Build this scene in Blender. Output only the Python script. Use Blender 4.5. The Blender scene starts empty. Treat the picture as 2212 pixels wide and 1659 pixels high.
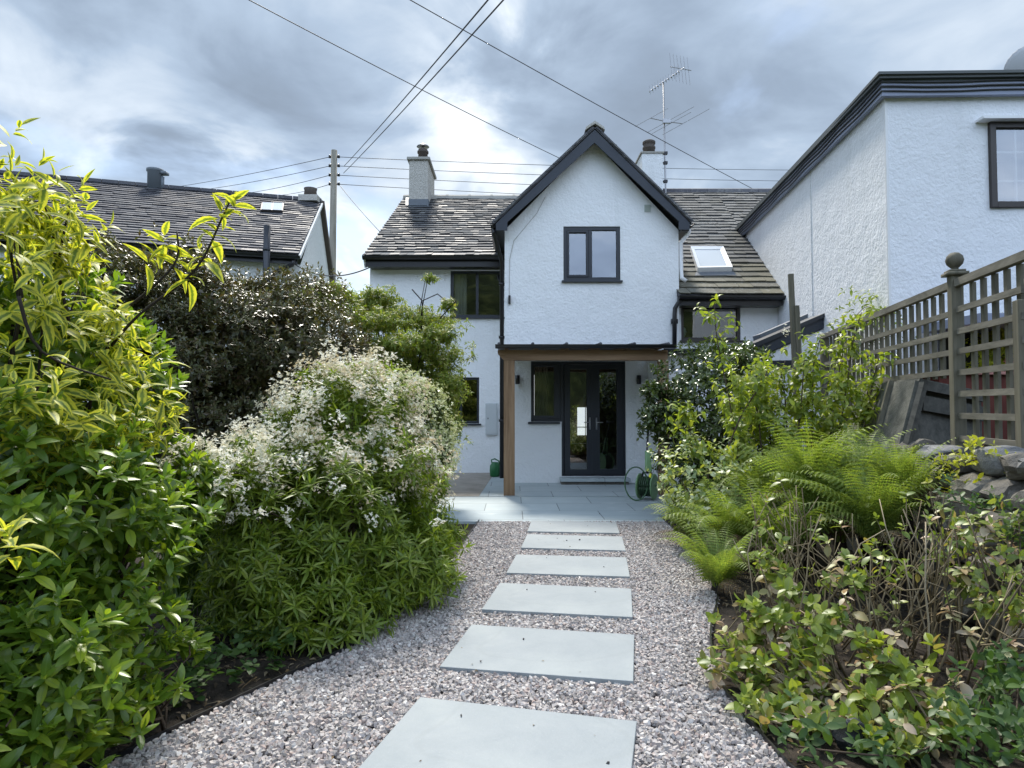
import bpy, math, random
import numpy as np
from mathutils import Vector, Matrix, geometry

SC = bpy.context.scene
R = math.radians
# ------------------------------------------------------------------ camera
F, PT, H = 1409.2, 0.035, 1.25            # focal length in 2212-wide pixels, pitch, eye height
cam = bpy.data.cameras.new('camera'); camo = bpy.data.objects.new('camera', cam)
SC.collection.objects.link(camo); SC.camera = camo
camo.location = (0, 0, H); camo.rotation_euler = (math.pi/2 + PT, 0, 0)
cam.sensor_width = 36; cam.lens = 36*F/2212; cam.clip_start = 0.05; cam.clip_end = 2000
SUN_AZ, SUN_EL = R(-9), R(54)              # azimuth from +Y (the view axis), negative = to the left
# ------------------------------------------------------------------ exposure
SC.view_settings.view_transform = 'Standard'; SC.view_settings.look = 'None'
SC.view_settings.exposure = 0.80; SC.view_settings.gamma = 1.0
SC.cycles.max_bounces = 8; SC.cycles.transparent_max_bounces = 12
SC.cycles.use_denoising = True
# ------------------------------------------------------------------ world
W = bpy.data.worlds.new('World'); SC.world = W; W.use_nodes = True
wn, wl = W.node_tree.nodes, W.node_tree.links
for n in list(wn): wn.remove(n)

def wnode(t, **k):
    n = wn.new(t)
    for a, b in k.items(): setattr(n, a, b)
    return n
def wmath(op, a, b=None, c=None, clamp=False):
    n = wnode('ShaderNodeMath', operation=op, use_clamp=clamp)
    for i, v in enumerate((a, b, c)):
        if v is None: continue
        if isinstance(v, (int, float)): n.inputs[i].default_value = v
        else: wl.new(v, n.inputs[i])
    return n.outputs[0]
def wmix(f, a, b):
    n = wnode('ShaderNodeMix', data_type='RGBA', clamp_factor=True)
    for s, v in ((n.inputs[0], f), (n.inputs[6], a), (n.inputs[7], b)):
        if isinstance(v, (int, float)): s.default_value = v
        elif isinstance(v, tuple): s.default_value = (*v, 1)
        else: wl.new(v, s)
    return n.outputs[2]
def ray(dx, dy):
    u, v = (dx-1106)/F, (829.5-dy)/F
    c, s = math.cos(PT), math.sin(PT)
    return Vector((u, c - v*s, s + v*c))
tc = wnode('ShaderNodeTexCoord')
nv = wnode('ShaderNodeVectorMath', operation='NORMALIZE'); wl.new(tc.outputs['Generated'], nv.inputs[0])
DIR = nv.outputs[0]
sx = wnode('ShaderNodeSeparateXYZ'); wl.new(DIR, sx.inputs[0])
dX, dY, dZ = sx.outputs
den = wmath('ADD', wmath('MAXIMUM', dZ, 0.0), 0.22)
cx = wnode('ShaderNodeCombineXYZ')
wl.new(wmath('DIVIDE', dX, den), cx.inputs[0]); wl.new(wmath('DIVIDE', dY, den), cx.inputs[1])
cx.inputs[2].default_value = 3.7
def wnoise(scale, detail, rough, dist, off=0.0):
    m = wnode('ShaderNodeMapping'); wl.new(cx.outputs[0], m.inputs[0])
    m.inputs['Location'].default_value = (off, off*.7, 0)
    n = wnode('ShaderNodeTexNoise'); wl.new(m.outputs[0], n.inputs['Vector'])
    n.inputs['Scale'].default_value = scale; n.inputs['Detail'].default_value = detail
    n.inputs['Roughness'].default_value = rough; n.inputs['Distortion'].default_value = dist
    return n.outputs['Fac']
def wramp(v, a, b):
    n = wnode('ShaderNodeMapRange', interpolation_type='SMOOTHSTEP')
    wl.new(v, n.inputs[0]); n.inputs[1].default_value = a; n.inputs[2].default_value = b
    return n.outputs[0]
def lobe(dx, dy, r, amp):
    L = ray(dx, dy).normalized(); sg = r/F
    d = wnode('ShaderNodeVectorMath', operation='DOT_PRODUCT'); wl.new(DIR, d.inputs[0]); d.inputs[1].default_value = L
    return wmath('MULTIPLY', wmath('POWER', wmath('MAXIMUM', d.outputs['Value'], 0.0), 1/(sg*sg)), amp)
big = wnoise(1.15, 5, .5, .25, 2.3)
fine = wnoise(2.6, 8, .52, .45, 5.1)
soft = wnoise(4.6, 5, .5, .6, 1.7)
glow = None
for a in ((1150, 0, 75, .26), (1090, 80, 45, .12), (1015, 195, 70, .15), (955, 262, 60, .06), (1000, 140, 190, .10), (830, 110, 110, .07), (830, 560, 110, .26), (60, 310, 140, .12), (300, 385, 120, .18), (430, 400, 110, .18), (560, 430, 100, .22), (700, 440, 100, .12),
          (1120, 410, 90, .14), (1740, 390, 120, .14), (430, 40, 120, .08), (200, 60, 100, .07)):
    o = lobe(*a); glow = o if glow is None else wmath('ADD', glow, o)
dark = None
for a in ((330, 230, 190, .34), (700, 300, 150, .26), (560, 120, 130, .10), (60, 160, 130, .07), (1250, 200, 130, .16), (1500, 60, 180, .12), (1330, 90, 130, .10), (1620, 230, 160, .12), (1950, 60, 260, .04), (1250, 330, 90, .08), (600, 250, 140, .10)):
    o = lobe(*a); dark = o if dark is None else wmath('ADD', dark, o)
mod = wmath('ADD', wmath('ADD', wmath('MULTIPLY', fine, .75), wmath('MULTIPLY', big, .45)), wmath('MULTIPLY', wmath('SUBTRACT', soft, .12), .32))      # about .4 .. .95
lum = wmath('ADD', .49, wmath('MULTIPLY', wmath('SUBTRACT', mod, .71), 1.15))
lum = wmath('ADD', lum, wmath('MULTIPLY', glow, wmath('ADD', .25, wmath('MULTIPLY', wramp(fine, .34, .62), 1.1))))
lum = wmath('SUBTRACT', lum, wmath('MULTIPLY', dark, wmath('ADD', .45, wmath('MULTIPLY', big, .9))))
lum = wmath('MAXIMUM', lum, .0)
cr = wnode('ShaderNodeValToRGB'); wl.new(lum, cr.inputs[0])
e = cr.color_ramp.elements
e[0].position = .0; e[0].color = (.165, .205, .262, 1)
e[1].position = 1.05; e[1].color = (.80, .82, .84, 1)
for p_, c_ in ((.25, (.21, .265, .345)), (.45, (.285, .355, .45)), (.68, (.46, .52, .59))):
    x = e.new(p_); x.color = (*c_, 1)
sky = wnode('ShaderNodeTexSky', sky_type='NISHITA', sun_disc=False)
sky.sun_elevation = SUN_EL; sky.sun_rotation = SUN_AZ; sky.air_density = 1.2; sky.dust_density = 1.0
up = wnode('ShaderNodeMix', data_type='RGBA', blend_type='MULTIPLY'); up.inputs[0].default_value = 1
wl.new(cr.outputs[0], up.inputs[6])
# cloud radiance is written for display and scaled up because the Background runs at strength 0.1;
# the cloud deck away from the sun (behind the viewer) is lit frontally and is brighter
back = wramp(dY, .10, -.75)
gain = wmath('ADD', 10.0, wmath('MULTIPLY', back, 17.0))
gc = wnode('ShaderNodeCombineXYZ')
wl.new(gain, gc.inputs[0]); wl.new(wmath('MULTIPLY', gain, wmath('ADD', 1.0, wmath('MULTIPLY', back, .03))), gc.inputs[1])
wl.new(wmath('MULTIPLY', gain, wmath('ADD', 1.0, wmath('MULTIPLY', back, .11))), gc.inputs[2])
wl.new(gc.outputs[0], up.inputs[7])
gapn = wnoise(1.6, 6, .55, .3, 9.0)
gap = wmath('ADD', wmath('MULTIPLY', wramp(gapn, .56, .70), .5), wmath('MULTIPLY', wramp(fine, .60, .42), lobe(760, 560, 110, 1.1)), clamp=True)
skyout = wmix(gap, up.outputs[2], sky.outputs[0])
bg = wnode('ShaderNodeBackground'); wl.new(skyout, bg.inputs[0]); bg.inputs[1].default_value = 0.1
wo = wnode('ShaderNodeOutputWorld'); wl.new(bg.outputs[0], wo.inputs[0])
# ------------------------------------------------------------------ sun (behind thin cloud, so soft)
sl = bpy.data.lights.new('sun', 'SUN'); sl.energy = 3.4; sl.angle = R(10); sl.color = (1, .95, .86)
so = bpy.data.objects.new('sun', sl); SC.collection.objects.link(so)
sd = Vector((math.sin(SUN_AZ)*math.cos(SUN_EL), math.cos(SUN_AZ)*math.cos(SUN_EL), math.sin(SUN_EL)))
so.rotation_euler = sd.to_track_quat('Z', 'Y').to_euler(); so.location = sd*60

# ================================================================== helpers
rnd = random.Random(11)
def P(dx, dy, Y):
    d = ray(dx, dy); t = Y/d.y
    return Vector((d.x*t, Y, H + d.z*t))
def XX(dx, Y, dy=879): return P(dx, dy, Y).x
def ZZ(dy, Y): return P(1106, dy, Y).z
def G(dx, dy, z0=0.0):
    d = ray(dx, dy); t = (z0-H)/d.z
    return Vector((d.x*t, d.y*t, z0))
def hitplane(dx, dy, p0, n):
    d = ray(dx, dy); o = Vector((0, 0, H)); t = (p0-o).dot(n)/d.dot(n)
    return o + d*t

def wloc(o):
    v = Vector((0, 0, 0))
    while o is not None: v += o.location; o = o.parent
    return v
def link(o, parent=None):
    SC.collection.objects.link(o)
    if parent is not None:
        o.parent = parent; o.location = -wloc(parent)
    return o
def tag(o, label=None, cat=None, group=None, kind=None):
    if label: o['label'] = label
    if cat: o['category'] = cat
    if group: o['group'] = group
    if kind: o['kind'] = kind
    return o
def thing(name, label, cat, loc=(0, 0, 0), group=None):
    o = bpy.data.objects.new(name, None); o.empty_display_size = .2
    SC.collection.objects.link(o); o.location = loc
    return tag(o, label, cat, group)

class MB:
    def __init__(s): s.v = []; s.f = []
    def add(s, vs, fs):
        b = len(s.v); s.v += [tuple(x) for x in vs]; s.f += [tuple(b+i for i in f) for f in fs]
        return s
    def box(s, x0, x1, y0, y1, z0, z1):
        vs = [(x, y, z) for z in (z0, z1) for y in (y0, y1) for x in (x0, x1)]
        return s.add(vs, [(0, 2, 3, 1), (4, 5, 7, 6), (0, 1, 5, 4), (2, 6, 7, 3), (0, 4, 6, 2), (1, 3, 7, 5)])
    def hexa(s, b, t):           # bottom loop of 4, top loop of 4
        return s.add(list(b)+list(t), [(3, 2, 1, 0), (4, 5, 6, 7), (0, 1, 5, 4), (1, 2, 6, 5), (2, 3, 7, 6), (3, 0, 4, 7)])
    def prism(s, pts, vec):
        vec = Vector(vec); n = len(pts); a = [Vector(p) for p in pts]
        return s.add(a+[p+vec for p in a], [tuple(range(n-1, -1, -1)), tuple(range(n, 2*n))] + [(i, (i+1) % n, n+(i+1) % n, n+i) for i in range(n)])
    def bar(s, a, b, w, h, up=(0, 0, 1)):      # square bar from a to b
        a, b = Vector(a), Vector(b); d = (b-a).normalized(); u = Vector(up)
        if abs(d.dot(u)) > .99: u = Vector((0, 1, 0))
        sd_ = d.cross(u).normalized(); u = sd_.cross(d).normalized()
        q = [sd_*x*w/2 + u*y*h/2 for x, y in ((-1, -1), (1, -1), (1, 1), (-1, 1))]
        return s.hexa([a+k for k in q], [b+k for k in q])
    def tube(s, pts, r, n=8):
        pts = [Vector(p) for p in pts]; m = len(pts)
        rs = r if isinstance(r, (list, tuple)) else [r]*m
        vs, fs = [], []; ref = None
        for i, p in enumerate(pts):
            d = (pts[min(i+1, m-1)]-pts[max(i-1, 0)]).normalized()
            if ref is None: ref = Vector((0, 0, 1)) if abs(d.z) < .9 else Vector((1, 0, 0))
            a = d.cross(ref).normalized(); b = a.cross(d).normalized(); ref = b
            for k in range(n):
                t = 2*math.pi*k/n; vs.append(p + (a*math.cos(t)+b*math.sin(t))*rs[i])
        for i in range(m-1):
            for k in range(n): fs.append((i*n+k, i*n+(k+1) % n, (i+1)*n+(k+1) % n, (i+1)*n+k))
        fs.append(tuple(range(n-1, -1, -1))); fs.append(tuple(range((m-1)*n, m*n)))
        return s.add(vs, fs)
    def lathe(s, prof, c, n=20):
        c = Vector(c); vs, fs = [], []; m = len(prof)
        for r, z in prof:
            for k in range(n):
                t = 2*math.pi*k/n; vs.append(c+Vector((r*math.cos(t), r*math.sin(t), z)))
        for i in range(m-1):
            for k in range(n): fs.append((i*n+k, i*n+(k+1) % n, (i+1)*n+(k+1) % n, (i+1)*n+k))
        fs.append(tuple(range(n-1, -1, -1))); fs.append(tuple(range((m-1)*n, m*n)))
        return s.add(vs, fs)
    def wall(s, outer, holes, to3, depth):     # polygon with holes, reveals along depth
        loops = [[Vector((a, b, 0)) for a, b in outer]] + [[Vector((a, b, 0)) for a, b in h] for h in holes]
        tri = geometry.tessellate_polygon(loops); flat = [p for l in loops for p in l]
        s.add([to3(p.x, p.y) for p in flat], tri)
        dv = Vector(depth)
        for h in holes:
            q = [Vector(to3(a, b)) for a, b in h]; n = len(q)
            s.add(q+[p+dv for p in q], [(i, (i+1) % n, n+(i+1) % n, n+i) for i in range(n)])
        return s
    def build(s, name, m, parent=None, smooth=False, bevel=0.0):
        me = bpy.data.meshes.new(name); me.from_pydata(s.v, [], s.f); me.validate(); me.update()
        me.materials.append(m)
        if smooth: me.shade_smooth()
        o = bpy.data.objects.new(name, me); link(o, parent)
        if bevel:
            b = o.modifiers.new('bevel', 'BEVEL'); b.width = bevel; b.segments = 2; b.limit_method = 'ANGLE'
        return o
def rect(x0, x1, z0, z1): return [(x0, z0), (x1, z0), (x1, z1), (x0, z1)]

def npmesh(name, V, Fq, m, parent=None, uv=None, smooth=False):
    """V (n,3), Fq (k,4 or 3)"""
    me = bpy.data.meshes.new(name); k = Fq.shape[1]
    me.vertices.add(len(V)); me.vertices.foreach_set('co', np.ascontiguousarray(V, np.float32).ravel())
    me.loops.add(Fq.size); me.loops.foreach_set('vertex_index', np.ascontiguousarray(Fq, np.int32).ravel())
    me.polygons.add(len(Fq)); me.polygons.foreach_set('loop_start', np.arange(0, Fq.size, k, dtype=np.int32))
    if uv is not None:
        l = me.uv_layers.new(name='leaf'); l.data.foreach_set('uv', np.ascontiguousarray(uv[Fq.ravel()], np.float32).ravel())
    me.update(calc_edges=True); me.materials.append(m)
    if smooth: me.shade_smooth()
    else: me.shade_flat()
    o = bpy.data.objects.new(name, me); return link(o, parent)

# ================================================================== materials
def mat(name, base=(.5, .5, .5), rough=.6, spec=.5, metal=0.0):
    m = bpy.data.materials.new(name); m.use_nodes = True; b = m.node_tree.nodes['Principled BSDF']
    b.inputs['Base Color'].default_value = (*base, 1); b.inputs['Roughness'].default_value = rough
    b.inputs['Specular IOR Level'].default_value = spec; b.inputs['Metallic'].default_value = metal
    return m
class N:                                       # small node-tree writer
    def __init__(s, m): s.m = m; s.t = m.node_tree; s.b = s.t.nodes['Principled BSDF']; s.out = s.t.nodes['Material Output']
    def n(s, t, **k):
        x = s.t.nodes.new(t)
        for a, b in k.items(): setattr(x, a, b)
        return x
    def l(s, a, b): s.t.links.new(a, b)
    def coord(s, kind='Object', scale=(1, 1, 1)):
        c = s.n('ShaderNodeTexCoord'); mp = s.n('ShaderNodeMapping'); s.l(c.outputs[kind], mp.inputs[0])
        mp.inputs['Scale'].default_value = scale; return mp.outputs[0]
    def noise(s, vec, scale, detail=4, rough=.55, dist=0):
        x = s.n('ShaderNodeTexNoise'); s.l(vec, x.inputs['Vector']); x.inputs['Scale'].default_value = scale
        x.inputs['Detail'].default_value = detail; x.inputs['Roughness'].default_value = rough; x.inputs['Distortion'].default_value = dist
        return x.outputs['Fac']
    def ramp(s, v, stops):
        x = s.n('ShaderNodeValToRGB'); s.l(v, x.inputs[0]); e = x.color_ramp.elements
        e[0].position, e[0].color = stops[0][0], (*stops[0][1], 1); e[1].position, e[1].color = stops[-1][0], (*stops[-1][1], 1)
        for p, c in stops[1:-1]: q = e.new(p); q.color = (*c, 1)
        return x.outputs[0]
    def mix(s, f, a, b, mode='MIX'):
        x = s.n('ShaderNodeMix', data_type='RGBA', blend_type=mode)
        for k, v in ((x.inputs[0], f), (x.inputs[6], a), (x.inputs[7], b)):
            if isinstance(v, (int, float)): k.default_value = v
            elif isinstance(v, tuple): k.default_value = (*v, 1)
            else: s.l(v, k)
        return x.outputs[2]
    def math(s, op, a, b=0.0):
        x = s.n('ShaderNodeMath', operation=op)
        for k, v in ((x.inputs[0], a), (x.inputs[1], b)):
            if isinstance(v, (int, float)): k.default_value = v
            else: s.l(v, k)
        return x.outputs[0]
    def color(s, v): s.l(v, s.b.inputs['Base Color'])
    def bump(s, h, dist, strength=1.0):
        x = s.n('ShaderNodeBump'); s.l(h, x.inputs['Height']); x.inputs['Distance'].default_value = dist; x.inputs['Strength'].default_value = strength
        s.l(x.outputs[0], s.b.inputs['Normal'])
    def island(s): return s.n('ShaderNodeNewGeometry').outputs['Random Per Island']

def m_render(name, base, amt=.02, scale=26):
    m = mat(name, base, .85, .2); a = N(m); c = a.coord()
    big_ = a.noise(c, 1.1, 5, .6)
    st = a.noise(a.coord(scale=(3, 3, .35)), 1.6, 5, .6)
    col = a.mix(a.math('MULTIPLY', a.math('SUBTRACT', big_, .3), .5), base, tuple(x*.86 for x in base))
    col = a.mix(a.math('MULTIPLY', a.math('MAXIMUM', a.math('SUBTRACT', st, .56), 0.0), 1.4), col, tuple(x*y for x, y in zip(base, (.72, .74, .72))))
    a.color(col)
    vo = a.n('ShaderNodeTexVoronoi', feature='SMOOTH_F1'); a.l(c, vo.inputs['Vector']); vo.inputs['Scale'].default_value = scale*.9
    hgt = a.math('ADD', a.math('MULTIPLY', a.noise(c, scale, 6, .62, .6), 1.0), a.math('MULTIPLY', vo.outputs['Distance'], .35))
    hgt = a.math('ADD', hgt, a.math('MULTIPLY', a.noise(c, 5, 3, .5), 1.3))
    a.bump(hgt, amt, .7); return m
M_WHITE = m_render('white_render', (.80, .81, .815), .019, 26)
M_WHITE2 = m_render('white_roughcast', (.80, .81, .83), .018, 27)
M_WHITE3 = m_render('grey_white_render', (.70, .71, .71), .02, 30)
M_CHIM = m_render('weathered_chimney_render', (.44, .42, .38), .03, 22)

def m_slate(name, cols, rough=.55, lichen=.3):
    m = mat(name, cols[0], rough, .28); a = N(m); isl = a.island(); n = len(cols)
    c = a.coord()
    col = a.ramp(isl, [(i/(n-1), cols[i]) for i in range(n)])
    sp = a.noise(c, 14, 6, .7); pat = a.noise(c, .7, 3, .5)
    col = a.mix(a.math('MULTIPLY', a.math('MAXIMUM', a.math('SUBTRACT', a.math('ADD', sp, a.math('MULTIPLY', pat, .35)), .74), 0.0), lichen*9), col, (.42, .42, .38))
    col = a.mix(a.math('MULTIPLY', a.noise(c, 40, 4, .6), .5), col, (.03, .03, .035), 'MIX')
    a.color(col); a.bump(sp, .012, .6)
    a.l(a.math('ADD', rough-.18, a.math('MULTIPLY', isl, .35)), a.b.inputs['Roughness']); return m
M_SLATE = m_slate('grey_slate', [(.06, .062, .068), (.10, .102, .108), (.135, .135, .138), (.08, .082, .09), (.155, .155, .152), (.20, .20, .195)], .72, .3)
M_SLATE2 = m_slate('dark_slate', [(.06, .06, .072), (.10, .10, .115), (.14, .14, .15), (.085, .085, .10)], .7, .25)
M_SLATE3 = m_slate('mossy_slate', [(.085, .086, .084), (.125, .124, .118), (.165, .164, .155), (.10, .10, .097), (.145, .14, .12)], .7, .4)
M_ANTH = mat('anthracite_plastic', (.018, .022, .03), .38, .5)
M_BLACK = mat('black_plastic', (.012, .012, .014), .3, .5)
M_BARGE = mat('slate_blue_paint', (.030, .036, .048), .5, .4)
M_FASCIA = mat('grey_blue_fascia', (.24, .27, .36), .5, .4)
M_BROWN = mat('dark_brown_frame', (.035, .028, .026), .45, .5)
M_GALV = mat('galvanised_metal', (.35, .35, .36), .45, .5, .8)
M_WPLAST = mat('white_plastic', (.75, .75, .75), .35, .5)
M_GREYBOX = mat('grey_meter_box', (.50, .53, .54), .55, .4)
M_DARKROOM = mat('dark_interior', (.022, .021, .02), .9, .1)
M_POT = mat('chimney_pot_clay', (.09, .075, .065), .85, .2)
M_LEAD = mat('lead_flashing', (.12, .135, .155), .55, .4)
M_CONC = mat('cement_cap', (.33, .32, .29), .9, .2)
M_CABLE = mat('black_cable', (.05, .05, .055), .6, .3)
M_GREEN = mat('green_plastic', (.012, .12, .035), .4, .5)
M_LGREEN = mat('pale_green_plastic', (.19, .33, .15), .45, .5)
M_BRASS = mat('brass', (.30, .24, .13), .4, .5, .8)
M_WINLIT = mat('daylight_glow', (.8, .8, .8), .5)
_b = M_WINLIT.node_tree.nodes['Principled BSDF']; _b.inputs['Emission Color'].default_value = (.9, .95, 1, 1); _b.inputs['Emission Strength'].default_value = .75
def m_curtain(name, c):
    m = mat(name, c, .9, .1); a = N(m); a.color(a.mix(a.noise(a.coord(scale=(1, 1, .1)), 30, 3), c, tuple(x*.6 for x in c))); return m
M_CURT = m_curtain('pale_curtain', (.80, .81, .70))
M_CURT2 = m_curtain('beige_curtain', (.34, .31, .25))
M_BLIND = mat('pale_blind', (.52, .54, .52), .8, .2)
def m_glass():
    m = bpy.data.materials.new('window_glass'); m.use_nodes = True; t = m.node_tree; t.nodes.remove(t.nodes['Principled BSDF'])
    tr = t.nodes.new('ShaderNodeBsdfTransparent'); tr.inputs[0].default_value = (.72, .76, .76, 1)
    gl = t.nodes.new('ShaderNodeBsdfGlossy'); gl.inputs['Roughness'].default_value = .01; gl.inputs[0].default_value = (.95, .97, 1, 1)
    lw = t.nodes.new('ShaderNodeFresnel'); lw.inputs[0].default_value = 1.75
    nz = t.nodes.new('ShaderNodeTexNoise'); nz.inputs['Scale'].default_value = 1.4
    tcn = t.nodes.new('ShaderNodeTexCoord'); t.links.new(tcn.outputs['Object'], nz.inputs['Vector'])
    bp = t.nodes.new('ShaderNodeBump'); bp.inputs['Distance'].default_value = .006; bp.inputs['Strength'].default_value = .4
    t.links.new(nz.outputs[0], bp.inputs['Height']); t.links.new(bp.outputs[0], gl.inputs['Normal'])
    ad = t.nodes.new('ShaderNodeMath'); ad.operation = 'MULTIPLY_ADD'; ad.inputs[1].default_value = 2.0; ad.inputs[2].default_value = .06; ad.use_clamp = True
    t.links.new(lw.outputs[0], ad.inputs[0])
    mx = t.nodes.new('ShaderNodeMixShader'); t.links.new(ad.outputs[0], mx.inputs[0]); t.links.new(tr.outputs[0], mx.inputs[1]); t.links.new(gl.outputs[0], mx.inputs[2])
    t.links.new(mx.outputs[0], t.nodes['Material Output'].inputs[0]); return m
M_GLASS = m_glass()
def m_wood(name, cols, axis=2, rough=.75, scale=1.0):
    m = mat(name, cols[0], rough, .25); a = N(m); sc = [18, 18, 18]; sc[axis] = 1.2
    c = a.coord(scale=tuple(x*scale for x in sc)); g = a.noise(c, 1.0, 6, .65, .4)
    n = len(cols); col = a.ramp(g, [(.3+.4*i/(n-1), cols[i]) for i in range(n)])
    col = a.mix(a.math('MULTIPLY', a.island(), .35), col, tuple(x*.5 for x in cols[0])); a.color(col); a.bump(g, .004, .7); return m
M_OAKV = m_wood('oak_vertical', [(.15, .09, .05), (.25, .16, .092), (.335, .225, .14)], 2)
M_OAKH = m_wood('oak_horizontal', [(.18, .11, .062), (.285, .185, .11), (.37, .25, .155)], 0)
M_GREYW = m_wood('weathered_timber_upright', [(.085, .08, .06), (.145, .135, .10), (.21, .195, .15)], 2)
M_GREYWL = m_wood('weathered_timber_rail', [(.11, .105, .085), (.18, .17, .14), (.27, .25, .21)], 1)
M_GREYD = m_wood('dark_weathered_boards', [(.05, .05, .045), (.085, .085, .075), (.12, .115, .10)], 1, .85)
M_POLE = m_wood('pole_timber', [(.14, .13, .105), (.25, .235, .19), (.36, .33, .275)], 2, .85, .5)
def m_felt():
    m = mat('grey_roof_felt', (.1, .1, .09), .9, .2); a = N(m); c = a.coord()
    a.color(a.ramp(a.noise(c, 9, 7, .7), [(.3, (.06, .062, .055)), (.55, (.12, .12, .105)), (.75, (.19, .185, .16))])); a.bump(a.noise(c, 60, 4), .006); return m
M_FELT = m_felt()
M_LICH = m_slate('lichen_slate', [(.14, .13, .095), (.19, .175, .115), (.155, .152, .13), (.23, .21, .135), (.115, .112, .10)], .75, .5)
def m_stone(name, cols, sc=5, bump=.02):
    m = mat(name, cols[0], .85, .25); a = N(m); c = a.coord(); n = len(cols)
    col = a.ramp(a.noise(c, sc, 8, .68, .3), [(.3+.4*i/(n-1), cols[i]) for i in range(n)])
    col = a.mix(a.math('MULTIPLY', a.island(), .55), col, tuple(x*.45 for x in cols[0]))
    li = a.noise(c, sc*3.1, 5, .7)
    col = a.mix(a.math('MULTIPLY', a.math('MAXIMUM', a.math('SUBTRACT', li, .60), 0.0), 5.0), col, (.40, .41, .34))
    a.color(col); a.bump(a.noise(c, sc*2.2, 8, .7), bump); return m
M_STONE = m_stone('fieldstone', [(.11, .10, .085), (.22, .205, .18), (.33, .31, .275)])
M_STONEL = m_stone('pale_coping_stone', [(.18, .18, .18), (.30, .30, .30), (.42, .41, .39)], 6)
def m_pave():
    m = mat('pale_porcelain_paving', (.40, .45, .455), .55, .3); a = N(m); c = a.coord()
    col = a.ramp(a.noise(c, 3.2, 7, .62, .5), [(.3, (.226, .254, .270)), (.5, (.250, .276, .291)), (.7, (.274, .298, .310))])
    sp = a.noise(c, 140, 2, .5)
    col = a.mix(a.math('MULTIPLY', a.math('MAXIMUM', a.math('SUBTRACT', sp, .62), 0.0), 2.2), col, (.36, .39, .39))
    dirt = a.noise(c, 9, 7, .72, 1.2)
    col = a.mix(a.math('MULTIPLY', a.math('MAXIMUM', a.math('SUBTRACT', dirt, .63), 0.0), 2.0), col, (.25, .27, .26))
    w_ = a.n('ShaderNodeTexWave', wave_type='RINGS', rings_direction='Z'); a.l(a.coord(scale=(1, 1, 1)), w_.inputs['Vector']); w_.inputs['Scale'].default_value = .55; w_.inputs['Distortion'].default_value = 9; w_.inputs['Detail'].default_value = 3; w_.inputs['Detail Scale'].default_value = 1.2
    mrk = a.math('MULTIPLY', a.math('MAXIMUM', a.math('SUBTRACT', w_.outputs['Fac'], .985), 0.0), 8.0)
    col = a.mix(mrk, col, (.17, .19, .19))
    big_ = a.noise(a.coord(), 1.4, 4, .6); col = a.mix(a.math('MULTIPLY', a.math('MAXIMUM', a.math('SUBTRACT', big_, .5), 0.0), 1.6), col, (.33, .36, .355))
    a.color(col); a.l(a.math('ADD', .42, a.math('MULTIPLY', dirt, .35)), a.b.inputs['Roughness']); a.bump(a.noise(c, 60, 4), .0015); return m
M_PAVE = m_pave()
def m_patio():
    m = mat('blue_grey_patio', (.26, .31, .34), .6, .3); a = N(m)
    co = a.n('ShaderNodeTexCoord')
    br = a.n('ShaderNodeTexBrick', offset=.5); mp = a.n('ShaderNodeMapping'); a.l(co.outputs['Object'], mp.inputs[0]); mp.inputs['Location'].default_value = (.33, -.02, 0); a.l(mp.outputs[0], br.inputs['Vector'])
    br.inputs['Color1'].default_value = (.36, .41, .425, 1); br.inputs['Color2'].default_value = (.44, .49, .495, 1); br.inputs['Mortar'].default_value = (.13, .14, .14, 1)
    br.inputs['Scale'].default_value = 1; br.inputs['Brick Width'].default_value = .9; br.inputs['Row Height'].default_value = .6; br.inputs['Mortar Size'].default_value = .006
    c = a.coord(scale=(1, 2.2, 1)); n1 = a.noise(c, 1.6, 7, .62, .8)
    col = a.mix(a.math('MULTIPLY', a.math('SUBTRACT', n1, .25), .9), br.outputs[0], (.25, .30, .32))
    n2 = a.noise(a.coord(scale=(.8, 2.6, 1)), 2.1, 5, .6, 1.5)
    col = a.mix(a.math('MULTIPLY', a.math('MAXIMUM', a.math('SUBTRACT', n2, .58), 0.0), 4.0), col, (.58, .61, .60))
    a.color(col); return m
M_PATIO = m_patio()
def m_simple_noise(name, cols, sc, rough=.9, bump=.01, bs=None):
    m = mat(name, cols[0], rough, .2); a = N(m); c = a.coord(); n = len(cols)
    a.color(a.ramp(a.noise(c, sc, 8, .65), [(.3+.4*i/(n-1), cols[i]) for i in range(n)])); a.bump(a.noise(c, bs or sc*3, 6, .65), bump); return m
M_CONCRETE = m_simple_noise('beige_concrete', [(.24, .215, .185), (.30, .27, .235), (.35, .32, .28)], 3, .9, .004, 40)
M_SOIL = m_simple_noise('dark_soil', [(.018, .015, .012), (.038, .031, .025), (.075, .062, .048)], 6, .95, .03, 22)
M_GRASS = m_simple_noise('rough_grass', [(.03, .05, .015), (.05, .08, .025), (.08, .11, .04)], 3, .95, .03, 30)
M_GRAVBED = m_simple_noise('gravel_bed', [(.06, .055, .052), (.12, .11, .105), (.19, .175, .17)], 40, .95, .02, 70)
M_WOODLAND = m_simple_noise('far_woodland', [(.006, .010, .005), (.022, .034, .012), (.07, .085, .03)], .9, .95, .6, 1.2)
M_RED = m_simple_noise('dark_red_paint', [(.07, .018, .014), (.10, .027, .02), (.13, .04, .03)], 4, .7, .003)
M_ROCK = m_stone('dark_slate_rock', [(.03, .034, .038), (.055, .06, .066), (.09, .095, .10)], 7, .01)
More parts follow.
